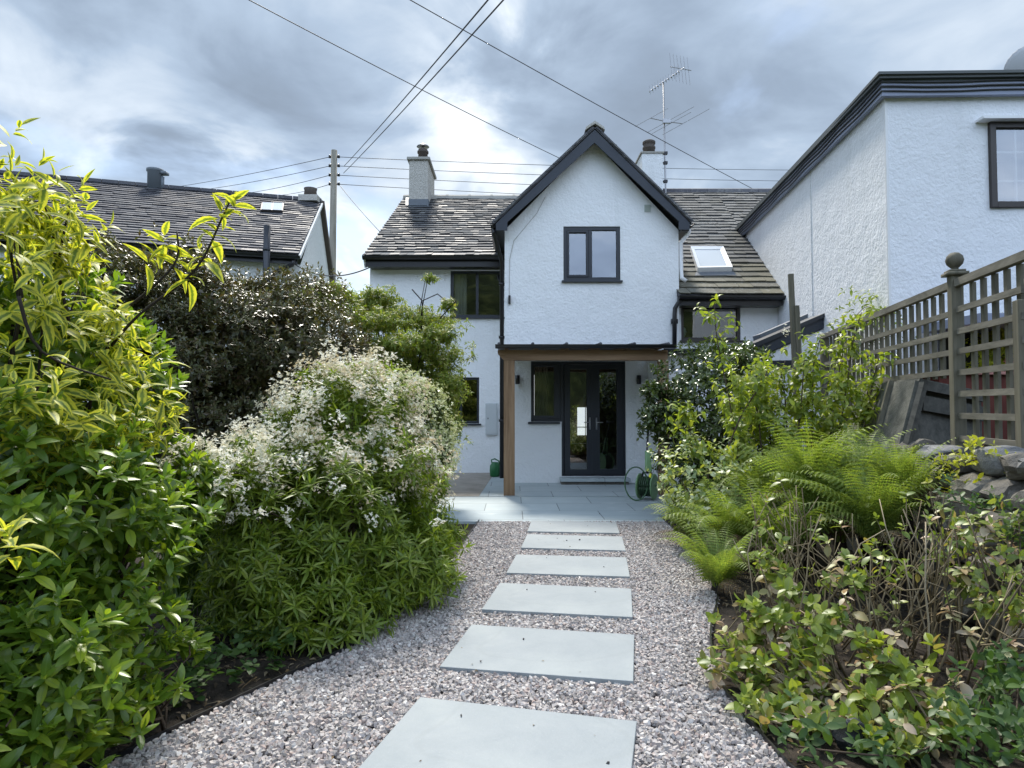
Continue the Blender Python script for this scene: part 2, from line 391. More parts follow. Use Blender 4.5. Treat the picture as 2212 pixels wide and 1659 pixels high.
def m_gravel():
    m = mat('gravel_chips', (.4, .37, .36), .75, .3); a = N(m); c = a.coord()
    col = a.ramp(a.island(), [(0, (.14, .127, .12)), (.15, (.25, .225, .213)), (.36, (.38, .342, .325)), (.60, (.46, .42, .40)), (.74, (.36, .27, .237)), (.84, (.23, .213, .21)), (1.0, (.70, .665, .63))])
    col = a.mix(.22, col, a.ramp(a.noise(c, 90, 3), [(.35, (.155, .145, .14)), (.65, (.60, .57, .545))])); a.color(col); return m
M_GRAVEL = m_gravel()

def m_leaf(name, cols, rough=.42, spec=.5, trans=.35, edge=None, edge_w=.45, rib=None, tcol=None, edge_rand=False):
    m = mat(name, cols[0], rough, spec); a = N(m); isl = a.island(); n = len(cols)
    col = a.ramp(isl, [(i/(n-1), cols[i]) for i in range(n)])
    uv = a.n('ShaderNodeUVMap', uv_map='leaf'); sp = a.n('ShaderNodeSeparateXYZ'); a.l(uv.outputs[0], sp.inputs[0])
    au = a.math('ABSOLUTE', a.math('SUBTRACT', a.math('MULTIPLY', sp.outputs[0], 2.0), 1.0))
    if edge is not None:
        nz = a.noise(a.coord(), 45, 3, .6)
        mr = a.n('ShaderNodeMapRange', interpolation_type='SMOOTHSTEP'); a.l(a.math('ADD', au, a.math('MULTIPLY', a.math('SUBTRACT', nz, .5), 1.1)), mr.inputs[0])
        mr.inputs[1].default_value = edge_w; mr.inputs[2].default_value = edge_w+.3
        col = a.mix(mr.outputs[0], col, edge)
    if rib is not None:
        mr = a.n('ShaderNodeMapRange'); a.l(au, mr.inputs[0]); mr.inputs[1].default_value = .16; mr.inputs[2].default_value = .02
        col = a.mix(a.math('MULTIPLY', mr.outputs[0], .6), col, rib)
    a.color(col)
    tr = a.n('ShaderNodeBsdfTranslucent'); tcx = a.mix(1.0, col, tcol or (1.7, 1.75, .75), 'MULTIPLY'); a.l(tcx, tr.inputs[0])
    mx = a.n('ShaderNodeMixShader'); mx.inputs[0].default_value = trans
    a.l(a.b.outputs[0], mx.inputs[1]); a.l(tr.outputs[0], mx.inputs[2]); a.l(mx.outputs[0], a.out.inputs[0]); return m
M_LAUREL = m_leaf('glossy_green_leaf', [(.065, .125, .015), (.10, .18, .018), (.17, .26, .024), (.075, .145, .026), (.29, .36, .028), (.12, .205, .03)], .34, .55, .42, rib=(.12, .2, .05))
M_BUDD = m_leaf('variegated_yellow_leaf', [(.10, .16, .035), (.15, .21, .04), (.20, .25, .045)], .5, .4, .42, edge=(.54, .52, .075), edge_w=.22)
M_DARKB = m_leaf('dark_bronze_leaf', [(.06, .07, .03), (.08, .092, .036), (.115, .11, .045), (.085, .056, .03), (.085, .10, .04)], .33, .6, .28, tcol=(1.5, 1.45, .7))
M_CHOI = m_leaf('narrow_green_leaf', [(.09, .15, .018), (.15, .22, .025), (.23, .29, .032), (.115, .175, .024), (.19, .23, .035)], .40, .5, .42)
M_PETAL = m_leaf('white_petal', [(.80, .77, .63), (.85, .83, .72), (.74, .67, .50)], .6, .3, .3, tcol=(1, 1, .95))
M_FADED = m_leaf('faded_petal', [(.58, .49, .34), (.66, .58, .42), (.74, .70, .55), (.48, .38, .25)], .7, .2, .3, tcol=(1, .95, .8))
M_CREAM = m_leaf('cream_floret', [(.62, .62, .36), (.70, .70, .48), (.52, .56, .26), (.40, .47, .16)], .6, .3, .3, tcol=(1, 1, .8))
M_MAPLE = m_leaf('fresh_maple_leaf', [(.12, .18, .03), (.17, .225, .035), (.23, .26, .045), (.10, .145, .028), (.28, .25, .06)], .5, .4, .42)
M_CAM = m_leaf('camellia_leaf', [(.035, .055, .012), (.05, .08, .018), (.085, .12, .025), (.065, .09, .02)], .22, .75, .2)
M_CLIMB = m_leaf('light_green_compound_leaf', [(.12, .175, .03), (.17, .23, .035), (.23, .29, .042), (.31, .34, .05), (.10, .145, .03)], .45, .45, .4)
M_FERN = m_leaf('fern_pinnule', [(.13, .19, .045), (.18, .245, .055), (.235, .295, .068), (.105, .16, .04), (.21, .235, .06)], .55, .35, .4)
M_HYDR = m_leaf('hydrangea_leaf', [(.10, .155, .028), (.15, .21, .036), (.22, .275, .042), (.12, .175, .034), (.31, .35, .055), (.11, .155, .034), (.18, .235, .04), (.36, .22, .14)], .42, .45, .33, rib=(.2, .25, .1))
M_PINK = m_leaf('pinkish_young_leaf', [(.36, .36, .15), (.50, .38, .27), (.55, .46, .35), (.40, .42, .18), (.42, .22, .15)], .45, .4, .3, tcol=(1.2, 1.1, .8))
M_PALE = m_leaf('pale_variegated_leaf', [(.12, .19, .05), (.3, .36, .16), (.6, .63, .45), (.09, .15, .035), (.42, .42, .08)], .35, .5, .3)
M_WEED = m_leaf('low_green_leaf', [(.035, .075, .02), (.055, .11, .03), (.08, .14, .03)], .5, .4, .3)
M_IRIS = m_leaf('strap_leaf', [(.03, .07, .018), (.05, .10, .02), (.09, .15, .03)], .4, .5, .3)
M_GOLD = m_leaf('golden_leaf', [(.30, .32, .02), (.40, .40, .03), (.22, .26, .03)], .5, .4, .4)
M_LITTER = m_leaf('dry_litter', [(.10, .07, .045), (.17, .125, .08), (.26, .21, .14), (.06, .045, .03), (.30, .20, .09)], .8, .2, .1, tcol=(1, .9, .7))
M_HEATHER = m_leaf('red_flower', [(.30, .05, .06), (.42, .12, .12), (.20, .03, .03)], .6, .3, .3, tcol=(1, .8, .8))
M_STEM = mat('brown_stem', (.075, .055, .038), .8, .25)
M_STEMD = mat('dark_stem', (.028, .022, .018), .8, .25)
def m_stick():
    m = mat('tan_bare_stem', (.24, .19, .12), .8, .25); a = N(m); a.color(a.ramp(a.island(), [(0, (.12, .095, .055)), (.5, (.20, .16, .095)), (1, (.32, .265, .18))])); return m
M_STICK = m_stick()

# ================================================================== foliage toolkit (numpy)
def leaf_tpl(L=1.0, Wd=.3, prof='oval', droop=.5, fold=.2, seg=3, u=2):
    ts = np.linspace(0, 1, seg+1)
    if prof == 'oval': w = np.sin(np.pi*np.clip(ts*.93+.07, 0, 1))**.8
    elif prof == 'lance': w = np.sin(np.pi*np.clip(ts, 0, 1)**.72)**.9
    elif prof == 'obov': w = np.sin(np.pi*np.clip(ts*.97+.03, 0, 1)**1.45)**.8
    else: w = 1-ts*.8
    w = np.maximum(w, .06)*Wd/2; w[-1] = Wd*.02
    x = z = 0.0; V = []; UV = []
    for i, t in enumerate(ts):
        if i:
            an = -droop*(t-ts[i]/seg*0-.5/seg); x += math.cos(an)*L/seg; z += math.sin(an)*L/seg
        for k, (sy, uu) in enumerate(((1, 0.), (0, .5), (-1, 1.))):
            V.append((x, sy*w[i], z+(fold*w[i] if sy else 0))); UV.append((uu, t))
    Fq = []
    for i in range(seg):
        a = i*3; Fq += [(a+1, a, a+3, a+4), (a+2, a+1, a+4, a+5)]
    return np.array(V), np.array(UV), np.array(Fq)
def unit(a): return a/np.maximum(np.linalg.norm(a, axis=-1, keepdims=True), 1e-9)
def place(tpl, pos, d, up, s):
    V, UV, Fq = tpl; d = unit(d); z = unit(up-(up*d).sum(-1, keepdims=True)*d); y = np.cross(z, d)
    out = pos[:, None, :] + s[:, None, None]*(V[None, :, 0:1]*d[:, None] + V[None, :, 1:2]*y[:, None] + V[None, :, 2:3]*z[:, None])
    k = len(V); n = len(pos)
    Fo = (Fq[None] + (np.arange(n)*k)[:, None, None]).reshape(-1, Fq.shape[1])
    return out.reshape(-1, 3), np.tile(UV, (n, 1)), Fo
class Leaves:
    def __init__(s): s.V = []; s.U = []; s.F = []; s.n = 0
    def add(s, t):
        V, U, Fq = t; s.V.append(V); s.U.append(U); s.F.append(Fq+s.n); s.n += len(V)
    def build(s, name, m, parent, smooth=True):
        return npmesh(name, np.concatenate(s.V), np.concatenate(s.F), m, parent, np.concatenate(s.U), smooth)
def shoots(lv, tpls, pos, axis, k, size, rg, elev=(15, 75), step=.0, jit=.25, droopup=0.0):
    """k leaves round every shoot, lower ones flatter; axis = shoot direction"""
    n = len(pos); axis = unit(axis)
    ref = np.where(np.abs(axis[:, 2:3]) < .9, np.array([[0, 0, 1.]]), np.array([[1., 0, 0]]))
    a = unit(np.cross(axis, ref)); b = np.cross(axis, a); ph0 = rg.uniform(0, 6.28, n)
    for j in range(k):
        ph = ph0 + j*2.4 + rg.normal(0, jit, n); fr = j/max(k-1, 1)
        el = np.radians(elev[0] + (elev[1]-elev[0])*fr) + rg.normal(0, jit*.8, n)
        rad = a*np.cos(ph)[:, None] + b*np.sin(ph)[:, None]
        d = axis*np.sin(el)[:, None] + rad*np.cos(el)[:, None]
        d[:, 2] += droopup
        up = axis + rg.normal(0, .25, (n, 3)); up[:, 2] += .3
        sz = size*(1-.35*fr)*rg.uniform(.7, 1.2, n)
        lv.add(place(tpls[j % len(tpls)], pos + axis*(step*fr - step*.6)[..., None] if np.ndim(step) else pos + axis*(step*(fr-.6)), d, up, sz))
def blob(ells, n, rg, shell=(.82, 1.04), lump=.14, zmin=.03, cull=.86, clump=0.0, wav=.22):
    ells = [(np.array(c, float), np.array(r, float)) for c, r in ells]
    w = np.array([(r[0]*r[1]+r[1]*r[2]+r[0]*r[2]) for c, r in ells]); w /= w.sum()
    K2 = unit(rg.normal(0, 1, (4, 3))); ph2 = rg.uniform(0, 6.28, 4); K = rg.normal(0, 1, (5, 3))*3.2; ph = rg.uniform(0, 6.28, 5)
    Ps, Ns = [], []
    for i, (c, r) in enumerate(ells):
        m = int(n*w[i]*(1.5+1.3*(clump > 0)))+4; u = unit(rg.normal(0, 1, (m, 3)))
        f = rg.uniform(shell[0], shell[1], m)*(1 + lump*np.sin(u@K.T*1.3+ph+i).mean(1)*2)
        p = c + u*r*f[:, None]; nn = unit(u/r)
        ok = p[:, 2] > zmin
        for j, (c2, r2) in enumerate(ells):
            if j != i: ok &= (((p-c2)/(r2*cull))**2).sum(1) > 1
        if clump:
            KK = K2*(2*math.pi/wav); g = np.sin(p@KK.T+ph2).mean(1)*1.5; ok &= (g + rg.normal(0, .25, m)) > clump-.5
        Ps.append(p[ok]); Ns.append(nn[ok])
    p = np.concatenate(Ps); q = np.concatenate(Ns)
    if len(p) > n:
        s = rg.permutation(len(p))[:n]; p, q = p[s], q[s]
    return p, q
def branches(root, pts, r0, m, parent, rg, name='stem', n=6, wob=.06):
    mb = MB(); root = Vector(root)
    for p in pts:
        p = Vector(p); st = root + Vector((rg.normal(0, .05), rg.normal(0, .05), 0)); L = (p-st).length; q = []
        for i in range(6):
            t = i/5; a = st.lerp(p, t); a.z += (.35*L*t*(1-t)); q.append(a + Vector(rg.normal(0, wob*t*(1-t)*2, 3)))
        mb.tube(q, [r0*(1-.8*i/5) for i in range(6)], n)
    return mb.build(name, m, parent, True)
def PV(dx, dy, Y): return np.array(P(dx, dy, Y))

# ================================================================== ground, path, patio
def flat(name, pts, z, m, kind='structure'):
    mb = MB(); v = [(p[0], p[1], z) for p in pts]
    tri = geometry.tessellate_polygon([[Vector(p) for p in v]]); mb.add(v, [t for t in tri])
    return tag(mb.build(name, m), kind=kind)
flat('ground', [(-250, -250), (250, -250), (250, 250), (-250, 250)], -.06, M_GRASS)
# wooded hill behind the garden, mirrored in the windows
hv = []; hs = []
for i in range(81):
    for j in range(7):
        x = -90+i*2.25; t = j/6
        hv.append((x+rnd.uniform(-.8, .8), -22-10*t+rnd.uniform(-1, 1), -.1+((14.5+.8*math.sin(x*.6))*(1-.62*math.exp(-((x-6.5)/4.2)**2)))*math.sin(t*math.pi/2)*(1 if j else 0)+(rnd.uniform(-.9, .9) if j else 0)))
for i in range(80):
    for j in range(6): a = i*7+j; hs.append((a, a+7, a+8, a+1))
tag(MB().add(hv, hs).build('hills', M_WOODLAND, None, True), kind='structure')

LEFT = [G(150, 1700), G(225, 1659), G(370, 1585), G(500, 1522), G(620, 1465), G(735, 1413), G(850, 1335), G(930, 1260), G(985, 1200), G(1012, 1160), G(1035, 1127)]
RIGHT = [G(1435, 1127), G(1470, 1160), G(1515, 1210), G(1545, 1260), G(1550, 1300), G(1538, 1345), G(1535, 1385), G(1545, 1440), G(1562, 1492), G(1600, 1545), G(1640, 1590), G(1700, 1659), G(1760, 1720)]
LEFT = [Vector((-1.35, .6, 0)), Vector((-1.32, 1.4, 0))] + LEFT
RIGHT = RIGHT + [Vector((.98, 1.45, 0)), Vector((1.15, .6, 0))]
def smooth_line(pts, k=5):
    out = []
    for i in range(len(pts)-1):
        p0, p1, p2, p3 = pts[max(i-1, 0)], pts[i], pts[i+1], pts[min(i+2, len(pts)-1)]
        for j in range(k):
            t = j/k; out.append(.5*((2*p1)+(p2-p0)*t+(2*p0-5*p1+4*p2-p3)*t*t+(3*p1-p0-3*p2+p3)*t**3))
    out.append(pts[-1]); return out
LS, RS = smooth_line(LEFT), smooth_line(RIGHT)
poly = LS + RS
flat('path', poly, -.012, M_GRAVBED)
YP = 7.10                                       # front edge of the patio
flat('soil_bed', [(-7, -.5), (6, -.5), (6, 9), (1.68, 9), (1.68, YP), (-.66, YP), (-.8, 9.1), (-7, 9.1)], -.016, M_SOIL)
mb = MB(); mb.box(-1.5, XX(1436, YP), YP, 9.06, -.05, .012); mb.box(XX(1436, YP)+.002, 2.4, 7.5, 9.06, -.05, .010)
tag(mb.build('patio', M_PATIO), kind='structure')
mb = MB(); mb.box(-1.5, 2.4, 9.062, 9.10, -.05, -.01); tag(mb.build('path_drain_gap', M_BLACK), kind='structure')
mb = MB(); c0, c1 = G(1036, 1071), G(1069, 1025)
mb.prism([(c0.x, 9.102, -.05), (2.6, 9.102, -.05), (2.6, 10.8, -.05), (-.05, 10.8, -.05), (-.05, 12.4, -.05), (c1.x, 12.4, -.05)], (0, 0, .064))
tag(mb.build('pavement', M_PATIO), kind='structure')
mb = MB(); mb.prism([(-3.2, 9.102, -.05), (c0.x-.004, 9.102, -.05), (c1.x-.004, 12.4, -.05), (-3.2, 12.4, -.05)], (0, 0, .064))
tag(mb.build('concrete_path', M_CONCRETE), kind='structure')

def edging(name, pts, label):
    mb = MB(); n = len(pts)
    for i in range(n-1):
        a, b = pts[i], pts[i+1]; d = (b-a).normalized(); s = Vector((-d.y, d.x, 0))*.004
        mb.hexa([a-s+Vector((0, 0, -.04)), b-s+Vector((0, 0, -.04)), b+s+Vector((0, 0, -.04)), a+s+Vector((0, 0, -.04))],
                [a-s+Vector((0, 0, .026)), b-s+Vector((0, 0, .026)), b+s+Vector((0, 0, .026)), a+s+Vector((0, 0, .026))])
    tag(mb.build(name, M_BLACK), label, 'edging', 'black edging strips along the gravel')
edging('garden_edging', LS[5:], 'black edging strip between gravel and the white-flowered shrub bed')
edging('garden_edging', RS[:-5], 'black curved edging strip between gravel and the fern bed')

def inpoly(x, y, pl):
    ins = np.zeros(len(x), bool); n = len(pl)
    for i in range(n):
        x0, y0 = pl[i].x, pl[i].y; x1, y1 = pl[(i+1) % n].x, pl[(i+1) % n].y
        c = ((y0 > y) != (y1 > y)) & (x < (x1-x0)*(y-y0)/((y1-y0) or 1e-9)+x0); ins ^= c
    return ins
# ---- stepping stones (fitted as 0.90 x 0.60 m slabs)
STONES = [(-.022, 2.40, -.24), (.157, 3.334, -.192), (.309, 4.213, -.167), (.443, 5.102, -.131), (.558, 5.96, -.115), (.628, 6.723, -.0975)]
SLAB = [ 'large pale slab nearest the viewer with a curved scuff at its corner', 'second pale slab from the viewer with a small dark pebble on it',
         'third pale slab from the viewer between two gravel gaps', 'fourth pale slab from the viewer with a faint diagonal scratch',
         'fifth pale slab, second before the patio, with dark crumbs on it', 'smallest-looking pale slab laid nearest the patio edge']
for (x, y, t), lb in zip(STONES, SLAB):
    mb = MB(); mb.box(-.45, .45, -.3, .3, -.02, .028)
    o = mb.build('stepping_stone', M_PAVE, None, False, .003); o.location = (x, y, 0); o.rotation_euler = (rnd.uniform(-.004, .004), rnd.uniform(-.004, .004), t)
    tag(o, lb, 'stepping stone', 'pale stepping stones in the gravel')
def chips(n, area, zlo, zhi, s0, s1, rg, seed_t=14):
    T = []
    for _ in range(seed_t):
        v = np.array([(x, y, z) for z in (-1, 1) for y in (-1, 1) for x in (-1, 1)], float)
        v *= rg.uniform(.55, 1.15, (8, 3)); v[4:, :2] *= rg.uniform(.45, .95); T.append(v)
    T = np.array(T)
    Fq = np.array([(0, 2, 3, 1), (4, 5, 7, 6), (0, 1, 5, 4), (2, 6, 7, 3), (0, 4, 6, 2), (1, 3, 7, 5)])
    x, y = area(n); n = len(x)
    v = T[rg.integers(0, seed_t, n)]*(rg.uniform(s0, s1, n)[:, None, None]*np.array([1.15, .85, .62]))
    e = unit(rg.normal(0, 1, (n, 3)) + np.array([0, 0, 1.6])); ph = rg.uniform(0, 6.28, n)
    h = np.stack([np.cos(ph), np.sin(ph), np.zeros(n)], -1); a = unit(np.cross(h, e)); b = np.cross(e, a)
    Rm = np.stack([a, b, e], 1)
    v = np.einsum('nki,nij->nkj', v, Rm) + np.stack([x, y, rg.uniform(zlo, zhi, n)], -1)[:, None]
    return v.reshape(-1, 3), (Fq[None]+(np.arange(n)*8)[:, None, None]).reshape(-1, 4)
rg = np.random.default_rng(5)
def garea(n):
    x = rg.uniform(-1.9, 2.2, n); y = rg.uniform(1.35, 7.1, n)
    ok = inpoly(x, y, poly)
    for sx_, sy_, t in STONES:
        c, s = math.cos(t), math.sin(t); u = (x-sx_)*c+(y-sy_)*s; w = -(x-sx_)*s+(y-sy_)*c
        ok &= ~((np.abs(u) < .447) & (np.abs(w) < .297))
    return x[ok], y[ok]
V, Fq = chips(185000, garea, -.004, .012, .0070, .0128, rg)
tag(npmesh('gravel', V, Fq, M_GRAVEL), kind='stuff')
# a few stray crumbs
def carea(n): return np.array([XX(1130, 3.5), .50, .62, .42, 1.0, -.15, .33, -.2, .1, .55, .28, .70]), np.array([3.47, 6.0, 6.03, 6.1, 7.5, 3.17, 2.28, 2.62, 4.40, 4.35, 5.32, 5.02])
V, Fq = chips(12, carea, .031, .033, .004, .008, rg); tag(npmesh('loose_crumbs', V, Fq, M_GRAVBED), kind='stuff')

# ================================================================== roofs
def slates(A, B, C, D, rows, wmean, th, rg, wj=.35, jit=.5):
    """eave-left, eave-right, ridge-right, ridge-left -> merged slate boxes"""
    A, B, C, D = (np.array(x, float) for x in (A, B, C, D)); nrm = np.cross(B-A, D-A); nrm /= np.linalg.norm(nrm)
    V, Fs = [], []
    q = np.array([(0, 2, 3, 1), (4, 5, 7, 6), (0, 1, 5, 4), (2, 6, 7, 3), (0, 4, 6, 2), (1, 3, 7, 5)])
    for i in range(rows):
        t0 = i/rows - (.012 if i == 0 else 0); t1 = min((i+1.55)/rows, 1)
        L0, R0, L1, R1 = A+(D-A)*t0, B+(C-B)*t0, A+(D-A)*t1, B+(C-B)*t1
        Lw = np.linalg.norm(R0-L0); x = -rg.uniform(0, 1)*wmean
        while x < Lw:
            w = wmean*rg.uniform(1-wj, 1+wj); a = max(x, 0)/Lw; b = min(x+w-.004, Lw)/Lw; x += w
            if b-a < .002: continue
            up = (D-A)/rows; j0, j1 = rg.normal(0, .06*jit, 2); tk = th*rg.uniform(.7, 1.4); lift = abs(rg.normal(0, .3*th))
            p = [L0+(R0-L0)*a+up*j0, L0+(R0-L0)*b+up*j1, L1+(R1-L1)*a, L1+(R1-L1)*b]
            lo = [p[0]+nrm*(th*1.6+lift), p[1]+nrm*(th*1.6+lift*rg.uniform(.4, 1.4)), p[2]+nrm*.002, p[3]+nrm*.002]
            hi = [lo[0]+nrm*tk, lo[1]+nrm*tk, lo[2]+nrm*th*.5, lo[3]+nrm*th*.5]
            Fs.append(q+len(V)*8); V.append(np.array(lo+hi))
    return np.concatenate(V), np.concatenate(Fs)
def roof_slab(mb, A, B, C, D, th=.06):
    n = (Vector(B)-Vector(A)).cross(Vector(D)-Vector(A)).normalized()*-th
    mb.hexa([Vector(x)+n for x in (A, B, C, D)], [Vector(x) for x in (A, B, C, D)])

# ================================================================== window builder
def window(parent, x0, x1, z0, z1, y, m, mull=(), fw=.055, sash=None, sill=True, rec=.05, name='window', sillover=.04, bars=None):
    """frame in a wall facing -y at plane y; rec = set-back"""
    mb = MB(); yf, yb = y+rec, y+rec+.07
    mb.box(x0, x0+fw, yf, yb, z0, z1); mb.box(x1-fw, x1, yf, yb, z0, z1)
    mb.box(x0+fw, x1-fw, yf, yb, z1-fw, z1); mb.box(x0+fw, x1-fw, yf, yb, z0, z0+fw)
    ed = [x0+fw]
    for q in mull: mb.box(q-fw*.5, q+fw*.5, yf, yb, z0+fw, z1-fw); ed += [q-fw*.5, q+fw*.5]
    ed.append(x1-fw); w = mb.build(name, m, parent, False, .004)
    for i in range(0, len(ed), 2):
        a, b = ed[i], ed[i+1]
        if sash is not None and i//2 in sash:
            s = MB(); k = .038
            s.box(a+.003, a+k, yf-.012, yb-.01, z0+fw+.003, z1-fw-.003); s.box(b-k, b-.003, yf-.012, yb-.01, z0+fw+.003, z1-fw-.003)
            s.box(a+k, b-k, yf-.012, yb-.01, z1-fw-k, z1-fw-.003); s.box(a+k, b-k, yf-.012, yb-.01, z0+fw+.003, z0+fw+k)
            s.build('sash', m, w, False, .003)
        g = MB(); yy = yf+.035; g.add([(a, yy, z0+fw), (b, yy, z0+fw), (b, yy, z1-fw), (a, yy, z1-fw)], [(0, 1, 2, 3)]); g.build('pane', M_GLASS, w)
    if bars:
        s = MB()
        for bx in bars[0]: s.box(bx-.011, bx+.011, yf+.04, yf+.055, z0+fw, z1-fw)
        for bz in bars[1]: s.box(x0+fw, x1-fw, yf+.042, yf+.053, bz-.011, bz+.011)
        s.build('glazing_bar', M_WPLAST, w)
    if sill: MB().box(x0-sillover, x1+sillover, y-.05, yf+.02, z0-.035, z0-.002).build('sill', m, w, False, .004)
    return w
def room(parent, x0, x1, z0, z1, y0, y1, m=None):
    mb = MB(); v = [(x0, y0, z0), (x1, y0, z0), (x1, y0, z1), (x0, y0, z1), (x0, y1, z0), (x1, y1, z0), (x1, y1, z1), (x0, y1, z1)]
    mb.add(v, [(4, 5, 6, 7), (0, 4, 7, 3), (1, 2, 6, 5), (0, 1, 5, 4), (3, 7, 6, 2)]); return mb.build('room_interior', m or M_DARKROOM, parent)
def curtain(parent, x0, x1, z0, z1, y, m, folds=6):
    mb = MB(); n = folds*6; vs = []
    for i in range(n+1):
        x = x0+(x1-x0)*i/n; yy = y+.03*math.sin(i/n*folds*2*math.pi)+.01*math.sin(i*1.7)
        vs += [(x, yy, z0), (x, yy, z1)]
    mb.add(vs, [(2*i, 2*i+2, 2*i+3, 2*i+1) for i in range(n)]); return mb.build('curtain', m, parent, True)
def gutter(mb, a, b, r=.055):
    a, b = Vector(a), Vector(b); d = (b-a).normalized(); s = d.cross(Vector((0, 0, 1))).normalized(); n = 8
    for rr in (r,):
        vs = []
        for p in (a, b):
            for k in range(n+1):
                t = math.pi*k/n; vs.append(p + s*math.cos(t)*rr - Vector((0, 0, 1))*math.sin(t)*rr)
            for k in range(n, -1, -1):
                t = math.pi*k/n; vs.append(p + s*math.cos(t)*(rr-.006) - Vector((0, 0, 1))*math.sin(t)*(rr-.006))
        m = 2*(n+1); mb.add(vs, [(k, (k+1) % m, m+(k+1) % m, m+k) for k in range(m)] + [tuple(range(m-1, -1, -1)), tuple(range(m, 2*m))])

# ================================================================== the cottage
YW, YG, YR = 12.3, 10.67, 10.85
cot = thing('cottage', 'white rendered cottage with dark gabled wing and timber porch facing the path', 'house', (0, YG, 0))
xl = XX(797, YW); xg0, xg1 = XX(1090, YG), XX(1469, YG)
ze = ZZ(569, YW)
# --- front wall of the left range
wx0, wx1, wz0, wz1 = XX(972, YW), XX(1083, YW)+.05, ZZ(685, YW), ZZ(584, YW)
bx0, bx1, bz0, bz1 = XX(955, YW), XX(1035, YW), ZZ(915, YW), ZZ(815, YW)
mb = MB(); mb.wall([(xl, -.05), (xg0+.3, -.05), (xg0+.3, ze+.15), (xl, ze+.15)], [rect(wx0, wx1, wz0, wz1), rect(bx0, bx1, bz0, bz1)], lambda a, b: (a, YW, b), (0, .16, 0))
mb.add([(xl, YW, -.05), (xl, YW, 4.0), (xl, 15.4, 6.1), (xl, 18.6, 4.0), (xl, 18.6, -.05)], [(0, 1, 2, 3, 4)])
mb.add([(xl, 18.6, -.05), (5, 18.6, -.05), (5, 18.6, 4.0), (xl, 18.6, 4.0)], [(0, 1, 2, 3)])
mb.build('wall', M_WHITE, cot)
w = window(cot, wx0, wx1, wz0, wz1, YW, M_ANTH, [XX(1030, YW)], .05)
room(cot, wx0, wx1, wz0, wz1, YW+.16, YW+1.6)
curtain(cot, wx0+.06, wx0+.30, wz0+.02, wz1, YW+.2, M_CURT, 4)
window(cot, bx0, bx1, bz0, bz1, YW, M_ANTH, [XX(995, YW)], .045); room(cot, bx0, bx1, bz0, bz1, YW+.16, YW+1.4)
# --- wing
zE = ZZ(497, YG); apx, apz = XX(1284, YG), ZZ(305, YG)
sl_ = (apz-zE)/(apx-xg0)
ux0, ux1, uz0, uz1 = XX(1218, YG), XX(1342, YG), ZZ(606, YG), ZZ(489, YG)
dx0, dx1, dz1, dz0 = XX(1213, YG), XX(1352, YG), ZZ(780, YG), ZZ(1029, YG)
lx0, lz0 = XX(1147, YG), ZZ(911, YG)
door_hole = [(lx0, lz0), (dx0, lz0), (dx0, dz0), (dx1, dz0), (dx1, dz1), (lx0, dz1)]
mb = MB(); mb.wall([(xg0, -.05), (xg1, -.05), (xg1, zE), (apx, apz), (xg0, zE)], [rect(ux0, ux1, uz0, uz1), door_hole], lambda a, b: (a, YG, b), (0, .14, 0))
mb.add([(xg0, YG, -.05), (xg0, YG, zE), (xg0, 13.5, zE), (xg0, 13.5, -.05)], [(0, 1, 2, 3)])
mb.add([(xg1, YG, -.05), (xg1, YG, zE), (xg1, 13.5, zE), (xg1, 13.5, -.05)], [(0, 1, 2, 3)])
mb.build('gable_wall', M_WHITE, cot)
window(cot, ux0, ux1, uz0, uz1, YG, M_ANTH, [XX(1277, YG)], .06, sash=[0], rec=.02, sillover=.03)
room(cot, ux0, ux1, uz0, uz1, YG+.14, YG+1.3)
# blinds drawn behind the gable window
MB().box(ux0, ux1, YG+.42, YG+.43, uz0, uz1).build('blind', mat('grey_blind', (.10, .115, .15), .9, .1), cot)
# --- double door with side window, as one framed unit
yf, yb = YG+.05, YG+.12
mb = MB(); fw = .055
dm = XX(1282, YG)
mb.box(lx0, dx0-.001, yf, yb, dz1-fw, dz1); mb.box(dx0, dx1, yf, yb, dz1-fw, dz1)
mb.box(lx0, lx0+fw, yf, yb, lz0, dz1-fw); mb.box(lx0+fw, dx0-.02, yf, yb, lz0, lz0+fw)
mb.box(dx0-.02, dx0+fw*.8, yf, yb, dz0, dz1-fw); mb.box(dx1-fw*.7, dx1, yf, yb, dz0, dz1-fw)
mb.box(dx0+fw*.8, dx1-fw*.7, yf, yb, dz0, dz0+.03)
df = mb.build('door_frame', M_ANTH, cot, False, .004)
s = MB(); s.box(lx0-.05, dx0-.022, YG-.05, yf+.02, lz0-.035, lz0-.002); s.build('sill', M_ANTH, df, False, .003)
sx0, sx1, sz0, sz1 = XX(1155.5, YG), XX(1197, YG), ZZ(898, YG), ZZ(792, YG)
s = MB(); s.wall(rect(lx0+fw+.002, dx0-.022, lz0+fw+.002, dz1-fw-.002), [rect(sx0, sx1, sz0, sz1)], lambda a, b: (a, yf-.01, b), (0, .04, 0)); s.build('side_sash', M_ANTH, df)
g = MB(); g.add([(sx0, yf+.02, sz0), (sx1, yf+.02, sz0), (sx1, yf+.02, sz1), (sx0, yf+.02, sz1)], [(0, 1, 2, 3)]); g.build('pane', M_GLASS, df)
